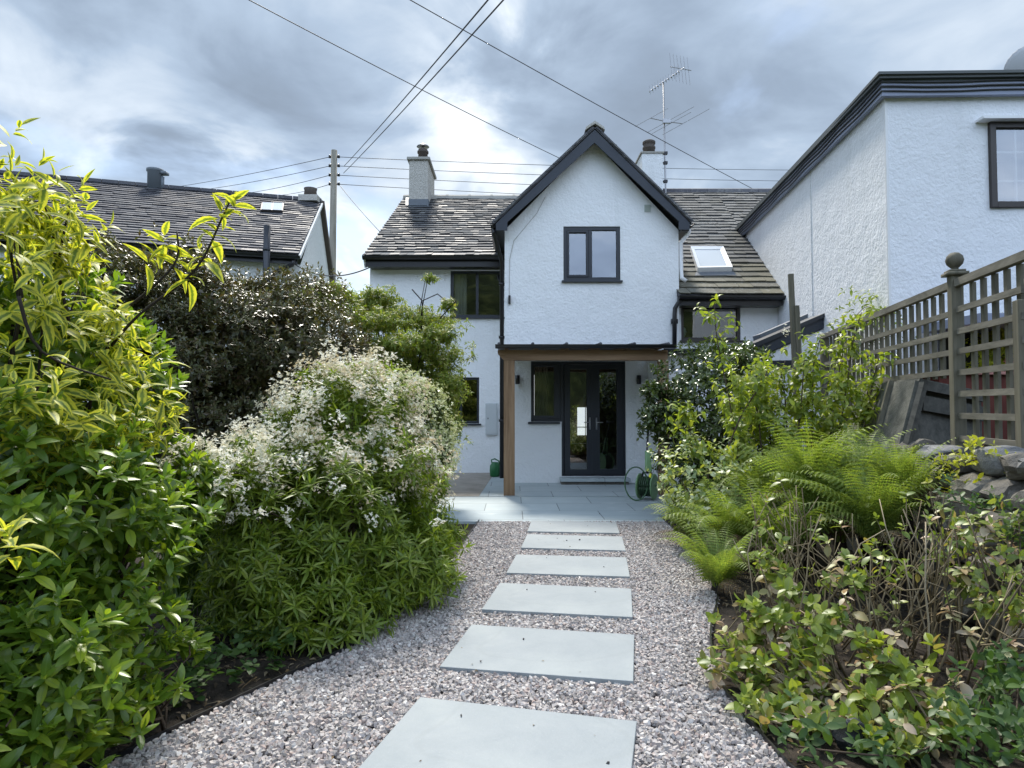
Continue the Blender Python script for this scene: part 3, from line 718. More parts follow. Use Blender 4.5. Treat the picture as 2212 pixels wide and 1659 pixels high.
for k, (a, b, ga, gb) in enumerate(((dx0+fw*.8+.003, dm-.002, XX(1232, YG), XX(1268, YG)), (dm+.002, dx1-fw*.7-.003, XX(1296, YG), XX(1333, YG)))):
    g0, g1 = ZZ(1014, YG), ZZ(797, YG)
    s = MB(); s.wall(rect(a, b, dz0+.033, dz1-fw-.003), [rect(ga, gb, g0, g1)], lambda u, v: (u, yf-.012, v), (0, .05, 0))
    s.box(a, a+.004, yf-.012, yb-.01, dz0+.033, dz1-fw-.003)
    dd = s.build('door', M_ANTH, cot)
    g = MB(); g.add([(ga, yf+.02, g0), (gb, yf+.02, g0), (gb, yf+.02, g1), (ga, yf+.02, g1)], [(0, 1, 2, 3)]); g.build('pane', M_GLASS, dd)
    hx = (dm-.055) if k == 0 else (dm+.055)
    hz = ZZ(915, YG); s = MB(); s.box(hx-.013, hx+.013, yf-.022, yf-.0125, hz-.10, hz+.10)
    s.tube([(hx, yf-.02, hz+.02), (hx, yf-.06, hz+.02), (hx+(-.10 if k == 0 else .10), yf-.06, hz+.02)], .008); s.build('handle', M_GALV, dd, True)
s = MB(); s.box(dm-.022, dm+.022, yf-.02, yf-.0125, dz0+.035, dz1-fw-.004); s.build('meeting_stile', M_ANTH, df)
# interior behind the door: floor, walls, a far window whose pane glows in place of daylight
M_INT = mat('brown_interior', (.075, .055, .042), .8, .2)
mb = MB(); ix0, ix1, iy1 = xg0+.15, xg1-.15, 15.5
mb.add([(ix0, YG+.14, .17), (ix1, YG+.14, .17), (ix1, iy1, .17), (ix0, iy1, .17), (ix0, YG+.14, 2.15), (ix1, YG+.14, 2.15), (ix1, iy1, 2.15), (ix0, iy1, 2.15)],
       [(4, 7, 6, 5), (0, 4, 5, 1)[:0] or (0, 3, 7, 4), (1, 5, 6, 2), (3, 2, 6, 7), (0, 1, 2, 3)])
rm = mb.build('room_interior', M_INT, cot)
fy = 15.4; fx0, fx1, fz0, fz1 = XX(1247, fy), XX(1269, fy), ZZ(940, fy), ZZ(880, fy)
MB().box(fx0, fx1, fy-.02, fy, fz0, fz1).build('far_window', M_WINLIT, rm)
s = MB(); s.box(fx1-.06, fx1-.045, fy-.05, fy-.021, fz0, fz1); s.box(fx0, fx1, fy-.05, fy-.021, fz0+.18, fz0+.20); s.build('far_window_bar', M_BROWN, rm)
s = MB(); s.box(fx0-.25, fx1+.35, fy-.8, fy-.4, .17, ZZ(958, fy-.6)); s.build('low_cabinet', mat('sage_cabinet', (.12, .15, .07), .7, .2), rm)
curtain(rm, lx0+.07, lx0+.30, lz0+.05, dz1-.05, YG+.28, M_CURT2, 5)
s = MB(); s.box(lx0+.02, lx0+.075, YG+.5, YG+.51, lz0+.1, dz1-.2); s.build('daylit_gap_glow', M_WINLIT, rm)  # emissive strip, its own glow standing in for daylight
# step
mb = MB(); mb.box(XX(1210, YG-.2), XX(1359, YG-.2), YG-.30, YG-.002, dz0-.055, dz0-.005); st = mb.build('doorstep', M_PATIO, cot, False, .004)
mb = MB(); mb.box(XX(1212, YG-.2), XX(1356, YG-.2), YG-.25, YG-.003, .0, dz0-.056); mb.build('riser', M_STONE, st)
# --- gable roof of the wing
YV = YG-.22
oa = P(1284.5, 281, YV); ol, orr = P(1071, 484, YV), P(1489, 482, YV)
ia = P(1284, 309, YV); il, ir = P(1096, 480, YV), P(1466, 478, YV)
def barge(mb, o0, o1, i1, i0, y0, y1):
    mb.hexa([(o0.x, y0, o0.z), (i0.x, y0, i0.z), (i1.x, y0, i1.z), (o1.x, y0, o1.z)], [(o0.x, y1, o0.z), (i0.x, y1, i0.z), (i1.x, y1, i1.z), (o1.x, y1, o1.z)])
rf = MB()
for a, s_ in ((ol, -1), (orr, 1)):
    top = Vector((oa.x, YV-.03, oa.z+.02)); lo = Vector((a.x-s_*-.03, YV-.03, a.z))
    t2 = Vector((oa.x, 15.0, oa.z+.02)); l2 = Vector((a.x-s_*-.03, 13.6, a.z))
    roof_slab(rf, *( (lo, top, t2, l2) if s_ > 0 else (top, lo, l2, t2)), .05)
wr = rf.build('gable_roof', M_SLATE2, cot)
ed = MB()
for a, s_ in ((ol, -1), (orr, 1)):
    n = 26
    for i in range(n):
        t0, t1 = i/n, (i+1.3)/n; p0 = oa.lerp(a, t0); p1 = oa.lerp(a, min(t1, 1)); nn = Vector((-(p1.z-p0.z)*-s_, 0, abs(p1.x-p0.x))).normalized()
        nn = Vector((s_*abs(p1.z-p0.z), 0, abs(p1.x-p0.x))).normalized(); th = rnd.uniform(.014, .026)
        b0 = p0+nn*(.026); b1 = p1+nn*(.026+.012)
        y0 = YV-.05+rnd.uniform(-.012, .012); y1 = YV+.5
        ed.hexa([(b0.x, y0, b0.z), (b1.x, y0, b1.z), (b1.x, y1, b1.z), (b0.x, y1, b0.z)],
                [(b0.x+nn.x*.012, y0, b0.z+nn.z*.012), (b1.x+nn.x*th, y0, b1.z+nn.z*th), (b1.x+nn.x*th, y1, b1.z+nn.z*th), (b0.x+nn.x*.012, y1, b0.z+nn.z*.012)])
ed.build('verge_slates', M_SLATE, wr)
rt = MB(); k = .16
rt.prism([(oa.x-k, YV-.06, oa.z-.02), (oa.x-k*.9, YV-.06, oa.z+.03), (oa.x, YV-.06, oa.z+.13), (oa.x+k*.9, YV-.06, oa.z+.03), (oa.x+k, YV-.06, oa.z-.02), (oa.x, YV-.06, oa.z+.085)], (0, 4.6, 0))
rt.build('ridge_tile', M_CHIM, wr)
bb = MB(); barge(bb, ol, oa, ia, il, YV-.02, YV+.012)
lb_ = P(1072, 498, YV); bb.prism([(ol.x, YV-.02, ol.z), (ol.x+.005, YV-.02, lb_.z), (il.x, YV-.02, lb_.z), (il.x, YV-.02, il.z)], (0, .032, 0)); bb.build('bargeboard', M_BARGE, cot)
bb = MB(); barge(bb, oa, orr, ir, ia, YV-.02, YV+.012)
bb.prism([(ir.x, YV-.02, ir.z), (ir.x, YV-.02, lb_.z+.01), (orr.x-.005, YV-.02, lb_.z+.01), (orr.x, YV-.02, orr.z)], (0, .032, 0)); bb.build('bargeboard', M_BARGE, cot)
# soffits under the eaves of the wing
MB().box(ol.x, xg0-.002, YV+.013, 12.2, lb_.z, lb_.z+.03).build('soffit', M_BLACK, wr); MB().box(xg1+.002, orr.x, YV+.013, 11.4, lb_.z, lb_.z+.03).build('soffit', M_BLACK, wr)
# wing gutters and pipes
gt = MB(); gx = ol.x-.03; gz = ZZ(480, YV)
gutter(gt, (gx, YV+.02, gz), (gx, 12.1, gz), .06); gt.build('gutter', M_BLACK, cot, True)
gt = MB(); gx2 = orr.x+.04; gutter(gt, (gx2, YV+.02, gz), (gx2, 11.6, gz), .06); gt.build('gutter', M_BLACK, cot, True)
dp = MB(); dpx = xg0-.05
dp.tube([(gx, YV+.15, gz-.06), (gx, YV+.15, gz-.14), (dpx, YG+.28, gz-.55), (dpx, YG+.28, .06)], .036, 10)
for z in (1.0, 2.4, 3.3): dp.box(dpx-.05, dpx+.05, YG+.24, YG+.33, z, z+.04)
dp.build('downpipe', M_BLACK, cot, True)
dp = MB(); x_ = xg1+.045
dp.tube([(gx2, YG-.05, gz-.06), (gx2, YG-.05, gz-.12), (x_, YG+.02, gz-.28), (x_, YG+.02, ZZ(585, YG)), (x_-.0, YG+.0, ZZ(600, YG)), (x_+.07, YG-.02, ZZ(608, YG))], .034, 10); dp.build('white_downpipe', M_WPLAST, cot, True)
dp = MB(); x_ = XX(1457, YG)
dp.tube([P(1468, 640, YG-.1), P(1467, 652, YG-.1), P(1458, 666, YG-.08), P(1457, 690, YG-.07), P(1457, 752, YG-.07)], .036, 10); dp.box(x_-.05, x_+.05, YG-.08, YG-.001, ZZ(700, YG), ZZ(690, YG)); dp.build('downpipe', M_BLACK, cot, True)
# vent, sensor, cable, tap
v = MB(); a, b, c, d = XX(1395, YG), XX(1408, YG), ZZ(458, YG), ZZ(443, YG); v.box(a, b, YG-.02, YG-.001, c, d)
for i in range(4): v.box(a+.008, b-.008, YG-.03, YG-.0202, c+.015+i*.025, c+.027+i*.025)
v.build('air_vent', mat('grey_green_vent', (.42, .47, .43), .6), cot)
MB().box(XX(1098, YG), XX(1103, YG), YG-.06, YG-.001, ZZ(657, YG), ZZ(639, YG)).build('sensor', M_BLACK, cot, False, .005)
cb = MB(); cb.tube([P(1100, 640, YG-.008), P(1101, 560, YG-.008), P(1110, 520, YG-.008), P(1160, 460, YG-.008), P(1178, 425, YG-.008)], .004, 5); cb.build('cable', M_CONC, cot)
tp = MB(); tz = ZZ(931, YG); tx = XX(1410, YG)
tp.tube([(tx, YG-.001, tz), (tx, YG-.05, tz), (tx-.09, YG-.07, tz), (tx-.09, YG-.07, tz-.07)], .011, 8); tp.box(tx-.075, tx-.035, YG-.072, YG-.060, tz+.025, tz+.037); tp.tube([(tx-.055, YG-.066, tz), (tx-.055, YG-.066, tz+.03)], .006, 6)
tp.build('outside_tap', M_BRASS, cot, True)
# meter box
mz0, mz1, mx0 = ZZ(940, YW), ZZ(871, YW), XX(1049, YW)
m_ = MB().box(mx0, xg0-.15, YW-.05, YW-.001, mz0, mz1).build('meter_box', M_GREYBOX, cot, False, .008)
s = MB(); s.box(mx0+.02, xg0-.17, YW-.058, YW-.0502, mz0+.025, mz1-.02); s.build('meter_box_lid', M_GREYBOX, m_, False, .004)
s = MB(); s.box(mx0+.04, mx0+.055, YW-.065, YW-.0582, mz0+.30, mz0+.33); s.build('latch', M_BLACK, m_)
# --- main roof, left part
rg = np.random.default_rng(21)
A = P(785, 553, 12.02); D = P(872, 430, 15.4); B = Vector((xg0+1.0, 12.02, A.z)); C = Vector((xg0+2.3, 15.4, D.z))
rf = MB(); roof_slab(rf, A, B, C, D, .08)
bk = [(A.x, 18.8, A.z-.1), (6.8, 18.8, A.z-.1), (6.8, 15.41, D.z), (D.x, 15.41, D.z)]
roof_slab(rf, bk[1], bk[0], bk[3], bk[2], .06)
mr = rf.build('roof', M_SLATE2, cot)
V, Fq = slates(A, B, C, D, 27, .19, .017, rg, .45, 1.2); npmesh('roof_slates', V, Fq, M_SLATE, mr)
rt = MB(); nT = 9
for i in range(nT):
    a = D.lerp(C, i/nT); b = D.lerp(C, (i+.985)/nT); r = .11
    prof = [(-r, -.06), (-r*.75, .03), (0, .085), (r*.75, .03), (r, -.06), (0, .02)]
    rt.prism([(a.x, a.y+p, a.z+q+.02) for p, q in prof], (b.x-a.x, 0, 0)); rt.prism([(b.x-.035, b.y+p*1.1, b.z+q*1.1+.026) for p, q in prof], (.05, 0, 0))
rt.build('ridge_tile', M_CONC, mr)
g = MB(); gutter(g, (A.x, 11.96, A.z-.02), (xg0-.08, 11.96, A.z-.02), .065); g.box(A.x+.04, xg0-.02, 12.02, 12.06, A.z-.20, A.z-.01); g.box(A.x+.10, xg0-.02, 12.062, YW-.002, A.z-.20, A.z-.17)
g.build('gutter', M_BLACK, cot)
g = MB(); g.bar((A.x+.02, 12.05, A.z-.12), (D.x+.02, 15.35, D.z-.12), .04, .2); g.build('verge_board', M_WHITE3, mr)
# chimney left
cy0, cy1 = 14.75, 16.0; cx0, cx1 = XX(880, cy0), XX(923, cy0); ct = ZZ(346, cy0); cb_ = 5.3
mb = MB(); mb.hexa([(cx0, cy0, cb_), (cx1, cy0, cb_), (cx1, cy1, cb_), (cx0, cy1, cb_)], [(cx0+.01, cy0, ct), (cx1-.01, cy0, ct), (cx1-.01, cy1, ct), (cx0+.01, cy1, ct)])
ch = mb.build('chimney', M_CHIM, mr, False, .015)
mb = MB(); mb.box(cx0-.04, cx1+.04, cy0-.05, cy1+.05, ct+.001, ct+.07); mb.build('chimney_cap', M_CONC, ch, False, .015)
py = 14.98; px = XX(911, py); pr = .115
mb = MB(); mb.lathe([(pr, ct+.07), (pr*.95, ct+.24), (pr*1.14, ct+.25), (pr*1.14, ct+.29), (pr*.95, ct+.30), (pr*.95, ct+.33)], (px, py, 0)); mb.build('chimney_pot', M_POT, ch, True)
mb = MB(); mb.lathe([(.03, ct+.331), (.03, ct+.40)], (px, py, 0), 8); mb.lathe([(.02, ct+.39), (pr*1.28, ct+.40), (pr*1.1, ct+.425), (.05, ct+.465), (.02, ct+.47)], (px, py, 0)); mb.build('cowl', M_GALV, ch, True)
mb = MB(); n_ = (B-A).cross(D-A).normalized()
def onroof(dx, dy, off): return hitplane(dx, dy, A, n_) + n_*off
q = [onroof(877, 449, .05), onroof(922, 449, .05), onroof(924, 430, .05), onroof(877, 430, .05)]
mb.prism(q, n_*.012); mb.box(cx0-.006, cx1+.006, cy0-.008, cy0+.6, 5.2, ZZ(430, cy0)); mb.build('flashing', M_LEAD, ch)
# --- right roof (catslide) and its wall
A2 = Vector((xg1-.02, 10.55, 3.07)); ridgeY = 15.4; rz = ZZ(415, ridgeY)
wallx = lambda Y: 4.42+.089*(Y-10.55)
B2 = Vector((wallx(10.55)-.01, 10.55, 3.07)); C2 = Vector((wallx(ridgeY)-.01, ridgeY, rz)); D2 = Vector((xg1-.9, ridgeY, rz))
rf = MB(); roof_slab(rf, A2, B2, C2, D2, .07); n2 = (B2-A2).cross(D2-A2).normalized()
t_ = (13.1-10.55)/(ridgeY-10.55); E2 = B2.lerp(C2, t_); roof_slab(rf, E2, E2+Vector((2.6, 0, 0)), C2+Vector((2.4, 0, 0)), C2, .07)
r2 = rf.build('roof', M_SLATE2, cot)
A2b, B2b = A2.lerp(D2, 7/30), B2.lerp(C2, 7/30); V, Fq = slates(A2, B2, B2b, A2b, 6, .33, .016, rg, .4, .6); npmesh('roof_slates', V, Fq, M_LICH, r2)
V, Fq = slates(A2b, B2b, C2, D2, 24, .27, .015, rg, .4, .8); V2, F2 = slates(E2, E2+Vector((2.6, 0, 0)), C2+Vector((2.4, 0, 0)), C2, 14, .25, .015, rg, .4, .8)
npmesh('roof_slates', np.concatenate([V, V2]), np.concatenate([Fq, F2+len(V)]), M_SLATE3, r2)
rt = MB()
for i in range(14):
    a = D2.x+.4*i; rt.prism([(a, ridgeY+p, rz+q_+.02) for p, q_ in [(-.11, -.06), (-.08, .03), (0, .07), (.08, .03), (.11, -.06), (0, .02)]], (.394, 0, 0))
rt.build('ridge_tile', M_SLATE2, r2)
# skylight lying on the right roof
def on2(dx, dy, off): return hitplane(dx, dy, A2, n2) + n2*off
Q = [(1505, 592), (1580, 590), (1560, 545), (1490, 545)]
outer = [on2(*p, .03) for p in Q]; c_ = sum(outer, Vector())/4
mb = MB(); inn = [c_+(p-c_)*.80 for p in outer]
for i in range(4):
    j = (i+1) % 4; a, b, c, d = outer[i], outer[j], inn[j], inn[i]; mb.hexa([a, b, c, d], [a+n2*.09, b+n2*.09, c+n2*.07, d+n2*.07])
sk = mb.build('roof_window', M_WPLAST, cot)
g = MB(); g.add([p+n2*.06 for p in inn], [(0, 1, 2, 3)]); gm = mat('skylight_glass', (.55, .58, .6), .06, 1.0); g.build('pane', gm, sk)
g = MB(); g.hexa([on2(1500, 601, .035), on2(1590, 600, .035), on2(1583, 592, .035), on2(1502, 594, .035)], [on2(1500, 601, .05), on2(1590, 600, .05), on2(1583, 592, .05), on2(1502, 594, .05)]); g.build('apron', M_LEAD, sk)
rx0, rx1, rz0, rz1 = XX(1473, YR), XX(1602, YR), ZZ(735, YR), ZZ(655, YR)
mb = MB(); mb.wall([(xg1-.1, -.05), (4.44, -.05), (4.44, 3.05), (xg1-.1, 3.05)], [rect(rx0, rx1, rz0, rz1)], lambda a, b: (a, YR, b), (0, .14, 0)); mb.build('side_wall', M_WHITE, cot)
window(cot, rx0, rx1, rz0, rz1, YR, M_BROWN, [XX(1597, YR)-.02] if 0 else [], .05, rec=.03)
room(cot, rx0, rx1, rz0, rz1, YR+.14, YR+1.5)
for xx_ in (XX(1483, YR), XX(1590, YR)):
    mb = MB(); mb.lathe([(.02, rz0+.05), (.075, rz0+.1), (.095, rz0+.17), (.075, rz0+.24), (.02, rz0+.27)], (xx_, YR+.32, 0), 14); mb.build('pale_vase', mat('pale_green_ceramic', (.55, .66, .60), .4), cot, True)
g = MB(); gutter(g, (xg1-.05, 10.50, 3.04), (B2.x, 10.50, 3.04), .06); g.box(xg1+.002, B2.x-.005, 10.56, 10.60, 2.90, 3.04); g.box(xg1+.002, B2.x-.005, 10.602, YR-.002, 2.90, 2.93); g.build('gutter', M_BLACK, cot)
# --- flat roofed side extension under the right window
ex0, ex1, ey = XX(1440, 9.3), XX(1640, 9.3), 9.42
ez = ZZ(757, 9.3)
mb = MB(); mb.box(ex0+.02, ex1, ey, YR-.002, -.05, ez-.05); mb.build('extension_wall', M_WHITE, cot)
mb = MB(); mb.box(ex0, ex1+.03, ey-.06, YR-.003, ez-.048, ez+.03); gutter(mb, (ex0-.05, ey-.12, ez+.02), (ex1+.05, ey-.12, ez+.02), .07); mb.build('extension_roof', M_ANTH, cot)
mb = MB(); mb.tube([(ex0-.02, ey-.12, ez-.03), (ex0-.06, ey-.10, ez-.10), (ex0-.12, ey-.2, ez-.09)], .045, 10); mb.build('gutter_elbow', M_ANTH, cot, True)
# --- lean-to with sloping verge next to it
ly = 8.9
p_ = [P(1634, 750, ly), P(1640, 772, ly), P(1800, 700, ly), P(1803, 672, ly)]
mb = MB(); mb.prism(p_, (0, .5, 0)); lt = mb.build('lean_to_roof', M_BARGE, cot, False, .01)
mb = MB(); mb.prism([P(1630, 741, ly-.03), P(1632, 751, ly-.03), P(1809, 673, ly-.03), P(1806, 666, ly-.03)], (0, .55, 0)); mb.build('verge_cap', M_ANTH, lt)
mb = MB(); mb.prism([P(1642, 722, ly+.6), P(1645, 735, ly+.6), P(1800, 668, ly+.6), P(1798, 655, ly+.6)], (0, .3, 0)); mb.build('rear_upstand', M_LEAD, lt)
mb = MB(); mb.prism([P(1642, 772, ly+.03), P(1660, 1000, ly+.03), P(1802, 1000, ly+.03), P(1798, 702, ly+.03)], (0, .4, 0)); mb.build('lean_to_wall', M_WHITE2, cot)
mb = MB(); mb.prism([P(1668, 779, ly-.05), P(1668, 794, ly-.05), P(1790, 790, ly-.05), P(1790, 776, ly-.05)], (0, .07, 0)); mb.build('lean_to_sill', M_ANTH, cot)
# --- porch
py0 = 9.13; pz0 = ZZ(778, py0); pz1 = ZZ(756, py0)
pc = MB(); a, b = XX(1088, py0), XX(1112, py0); pc.box(a, b, py0, py0+.155, .012, pz0); pc.build('porch_post', M_OAKV, cot, False, .006)
a2, b2 = XX(1425, py0), XX(1447, py0)-.01; pc = MB(); pc.box(a2, b2, py0, py0+.15, .012, pz0); pc.build('porch_post', M_OAKV, cot, False, .006)
pc = MB(); x0, x1 = XX(1075, py0), XX(1425, py0)+.12
pc.prism([(x0, py0-.003, pz1), (x0, py0-.003, pz1-.05), (x0+.09, py0-.003, pz0), (x1, py0-.003, pz0), (x1, py0-.003, pz1)], (0, .15, 0)); pc.build('porch_beam', M_OAKH, cot, False, .005)
for i in range(6):
    rx = x0+.12+i*(x1-x0-.25)/5; pc = MB(); pc.bar((rx, py0-.09, pz1+.022), (rx, YG, pz1+.105), .05, .04); pc.build('rafter', M_OAKH, cot)
pc = MB(); pc.hexa([(x0-.02, py0-.12, pz1+.046), (x1+.02, py0-.12, pz1+.046), (x1+.02, YG-.002, pz1+.128), (x0-.02, YG-.002, pz1+.128)], [(x0-.02, py0-.12, pz1+.07), (x1+.02, py0-.12, pz1+.07), (x1+.02, YG-.002, pz1+.155), (x0-.02, YG-.002, pz1+.155)])
for i in range(6): rx = x0+.02+i*(x1-x0-.04)/5; pc.tube([(rx, py0-.13, pz1+.075), (rx, YG-.01, pz1+.16)], .022, 8)
pr_ = pc.build('porch_roof', M_SLATE2, cot)
g = MB(); gutter(g, (x0-.03, py0-.17, pz1+.06), (x1+.06, py0-.17, pz1+.06), .055); g.build('gutter', M_BLACK, cot)

# wall lamps (bolted to the porch wall)
for q, lb in ((1118, 'black up-down wall lamp beside the oak porch post, left of the doors'), (1379, 'black up-down wall lamp on white wall right of the double doors')):
    x = XX(q, YG); z0_, z1_ = ZZ(830, YG), ZZ(811, YG); t = thing('wall_lamp', lb, 'wall lamp', (x, YG, z0_), 'black wall lamps either side of the doors')
    MB().box(x-.03, x+.03, YG-.02, YG-.001, z0_+.04, z1_-.04).build('backplate', M_BLACK, t)
    m2 = MB(); m2.lathe([(.033, z0_), (.038, z0_+.005), (.038, z1_-.005), (.033, z1_)], (x, YG-.06, 0), 16); m2.build('lamp_body', M_BLACK, t, True)

# green watering can by the downpipe
wc = thing('watering_can', 'green plastic watering can standing by the black downpipe', 'watering can', (XX(1069, 11.6), 11.6, .014))
wx, wy = XX(1069, 11.6), 11.6
m2 = MB(); m2.lathe([(.07, .016), (.085, .03), (.093, .12), (.088, .21), (.06, .25), (.055, .27)], (wx, wy, 0), 20); m2.build('body', M_GREEN, wc, True)
m2 = MB(); m2.tube([(wx-.05, wy, .25), (wx-.06, wy, .31), (wx, wy, .33), (wx+.07, wy, .29), (wx+.1, wy, .12)], .013, 8); m2.build('handle', M_GREEN, wc, True)
m2 = MB(); m2.tube([(wx+.08, wy-.02, .07), (wx+.17, wy-.07, .18), (wx+.22, wy-.1, .27)], [.02, .014, .012], 8); m2.lathe([(.012, .26), (.03, .28), (.03, .285)], (wx+.225, wy-.105, 0), 12); m2.build('spout', M_GREEN, wc, True)

# hose reel cart by the wall
hy = 8.75; hx = XX(1397, hy)
hr = thing('hose_reel', 'green hose reel cart with looped hose leaning by the porch wall', 'hose reel', (hx, hy, .012))
def disc(c, r, th, nx, n=28):
    c = Vector(c); nx = Vector(nx).normalized(); a = nx.cross(Vector((0, 0, 1))).normalized(); b = a.cross(nx); m2 = MB()
    vs = []
    for s_, rr in ((-1, r), (-.3, r*1.0), (.3, r), (1, r*.9)):
        for k in range(n): t = 2*math.pi*k/n; vs.append(c+nx*s_*th/2+(a*math.cos(t)+b*math.sin(t))*rr)
    fs = [tuple(range(n-1, -1, -1)), tuple(range(3*n, 4*n))]
    for i in range(3):
        for k in range(n): fs.append((i*n+k, i*n+(k+1) % n, (i+1)*n+(k+1) % n, (i+1)*n+k))
    return m2.add(vs, fs)
ax = Vector((.86, -.5, 0))
disc((hx-.085, hy+.05, .19), .17, .018, ax).build('reel_disc', M_LGREEN, hr); disc((hx+.085, hy-.05, .19), .17, .018, ax).build('reel_disc', M_LGREEN, hr)
m2 = MB()
for i in range(6):
    c = Vector((hx, hy, .19))+ax.normalized()*(-.07+i*.028); a = ax.normalized().cross(Vector((0, 0, 1))); pts = [c+(a*math.cos(t)+Vector((0, 0, 1))*math.sin(t))*.12 for t in np.linspace(0, 2*math.pi, 21)]
    m2.tube(pts, .014, 6)
m2.build('hose', mat('dark_green_hose', (.02, .05, .02), .5), hr, True)
m2 = MB(); c = Vector((hx-.17, hy-.12, .24)); m2.tube([c+Vector((math.cos(t)*.15, .03*math.sin(t), math.sin(t)*.215)) for t in np.linspace(0, 2*math.pi, 31)], .010, 6); m2.build('loose_hose', mat('hose_green', (.05, .12, .05), .5), hr, True)
m2 = MB(); m2.tube([(hx, hy, .36), (hx+.02, hy+.1, .62), (hx+.07, hy+.25, .95)], .014, 8); m2.tube([(hx+.0, hy+.25, .95), (hx+.14, hy+.25, .95)], .016, 8); m2.tube([(hx-.09, hy+.05, .19), (hx-.05, hy+.02, .37), (hx+.05, hy-.02, .37), (hx+.09, hy-.05, .19)], .014, 8); m2.build('handle', M_BLACK, hr, True)
m2 = MB(); m2.hexa([(hx-.03, hy-.05, .40), (hx+.06, hy-.05, .38), (hx+.06, hy+.02, .38), (hx-.03, hy+.02, .40)], [(hx-.01, hy+.05, .66), (hx+.06, hy+.05, .66), (hx+.06, hy+.11, .66), (hx-.01, hy+.11, .66)]); m2.build('hose_guide', M_LGREEN, hr, False, .015)

# ================================================================== neighbour on the left
nb = thing('neighbour_cottage', 'long slate-roofed white cottage rising behind the yellow shrub', 'house', (-8, 15, 0))
E0 = Vector((-4.94, 15, 4.78)); Rg = Vector((-5.55, 18.8, 7.2)); Bk = Vector((-6.16, 22.6, 4.78)); fd = Vector((-.957, -.291, 0))
rg = np.random.default_rng(33)
A3, D3 = E0+fd*9.5, Rg+fd*9.5
rf = MB(); roof_slab(rf, A3, E0, Rg, D3, .1); roof_slab(rf, Bk, Bk+fd*9.5, D3, Rg, .1); r3 = rf.build('roof', M_SLATE2, nb)
V, Fq = slates(A3, E0, Rg, D3, 27, .30, .018, rg, .35, .5); npmesh('roof_slates', V, Fq, M_SLATE2, r3)
rt = MB()
for i in range(24):
    a = Rg+fd*(i*.4); rt.bar(a+Vector((0, 0, .04)), a+fd*.385+Vector((0, 0, .04)), .2, .09)
rt.build('ridge_tile', M_SLATE2, r3)
zb = E0.z-.18; gofs = Vector((.0, .25, 0)); w0 = E0+Vector((-.05, .28, 0))
mb = MB(); mb.add([(w0.x, w0.y, -.05), (w0.x, w0.y, zb), tuple(w0+fd*9+Vector((0, 0, zb-w0.z))), (w0.x+fd.x*9, w0.y+fd.y*9, -.05)], [(0, 1, 2, 3)])
mb.add([(w0.x, w0.y, -.05), (Bk.x-.05, Bk.y, -.05), (Bk.x-.05, Bk.y, Bk.z-.1), (Rg.x-.05, Rg.y, Rg.z-.1), (w0.x, w0.y, zb)], [(0, 1, 2, 3, 4)]); mb.build('wall', M_WHITE3, nb)
g = MB(); gutter(g, E0+Vector((.05, -.07, -.06)), E0+fd*9.4+Vector((.05, -.07, -.06)), .075); g.bar(E0+Vector((-.05, .06, -.12)), E0+fd*9.4+Vector((-.05, .06, -.12)), .05, .2); g.build('gutter', M_BLACK, nb)
g = MB(); g.tube([E0+Vector((-.1, -.06, -.12)), E0+Vector((-.12, -.06, -.25)), E0+Vector((-.55, .0, -.42)), E0+Vector((-.68, .02, -.65)), E0+Vector((-.68, .02, -4.6))], .05, 8); g.build('downpipe', M_BLACK, nb, True)
g = MB(); g.bar(Rg+Vector((.02, 0, -.02)), Bk+Vector((.02, 0, -.02)), .12, .2); g.build('verge_board', M_POT, nb)
g = MB(); g.bar(E0+Vector((.02, 0, -.06)), Rg+Vector((.02, 0, -.06)), .05, .08); g.build('verge_board', M_WHITE3, nb)
n3 = (E0-A3).cross(D3-A3).normalized()
if n3.z < 0: n3 = -n3
def on3(dx, dy, off): return hitplane(dx, dy, E0, n3)+n3*off
q = [on3(563, 461, .05), on3(611, 463, .05), on3(613, 447, .05), on3(566, 446, .05)]
mb = MB(); mb.prism(q, n3*.06); rw = mb.build('roof_window', M_BROWN, r3)
c_ = sum(q, Vector())/4; l_ = [q[0].lerp(q[1], .04), q[0].lerp(q[1], .47), q[3].lerp(q[2], .47), q[3].lerp(q[2], .04)]; r_ = [q[0].lerp(q[1], .53), q[0].lerp(q[1], .96), q[3].lerp(q[2], .96), q[3].lerp(q[2], .53)]
for pp in (l_, r_): MB().add([p+n3*.065 for p in pp], [(0, 1, 2, 3)]).build('pane', gm, rw)
def onridge(dx):
    u = (dx-1106)/F; t = (Rg.x-u*Rg.y)/(u*fd.y-fd.x); return Rg+fd*t
pp = onridge(326); pr = .19; mb = MB(); mb.lathe([(pr, pp.z-.1), (pr, pp.z+.42), (pr*1.15, pp.z+.44), (pr*1.15, pp.z+.5), (pr*.9, pp.z+.51)], (pp.x, pp.y, 0)); mb.box(pp.x+.15, pp.x+.33, pp.y-.1, pp.y+.1, pp.z+.36, pp.z+.43); mb.tube([(pp.x+.2, pp.y, pp.z-.05), (pp.x+.2, pp.y, pp.z+.3)], .05, 8); mb.build('chimney_pot', mat('grey_flue', (.13, .15, .17), .6), r3, True)
pp = onridge(672); mb = MB(); mb.box(pp.x-.34, pp.x+.2, pp.y-.3, pp.y+.3, pp.z-.05, pp.z+.12); cc = mb.build('chimney', M_CHIM, r3); mb = MB(); mb.lathe([(.2, pp.z+.121), (.17, pp.z+.3), (.19, pp.z+.38), (.15, pp.z+.39)], (pp.x-.08, pp.y, 0)); mb.build('chimney_pot', M_POT, cc, True)
fl = P(575, 600, 14.5); ft = P(577, 487, 14.5); mb = MB(); mb.tube([(fl.x, 14.5, .0), fl, ft], .075, 12); mb.lathe([(.085, ZZ(542, 14.5)), (.085, ZZ(536, 14.5))], (fl.x, 14.5, 0), 12); mb.build('flue_pipe', M_ANTH, nb, True)

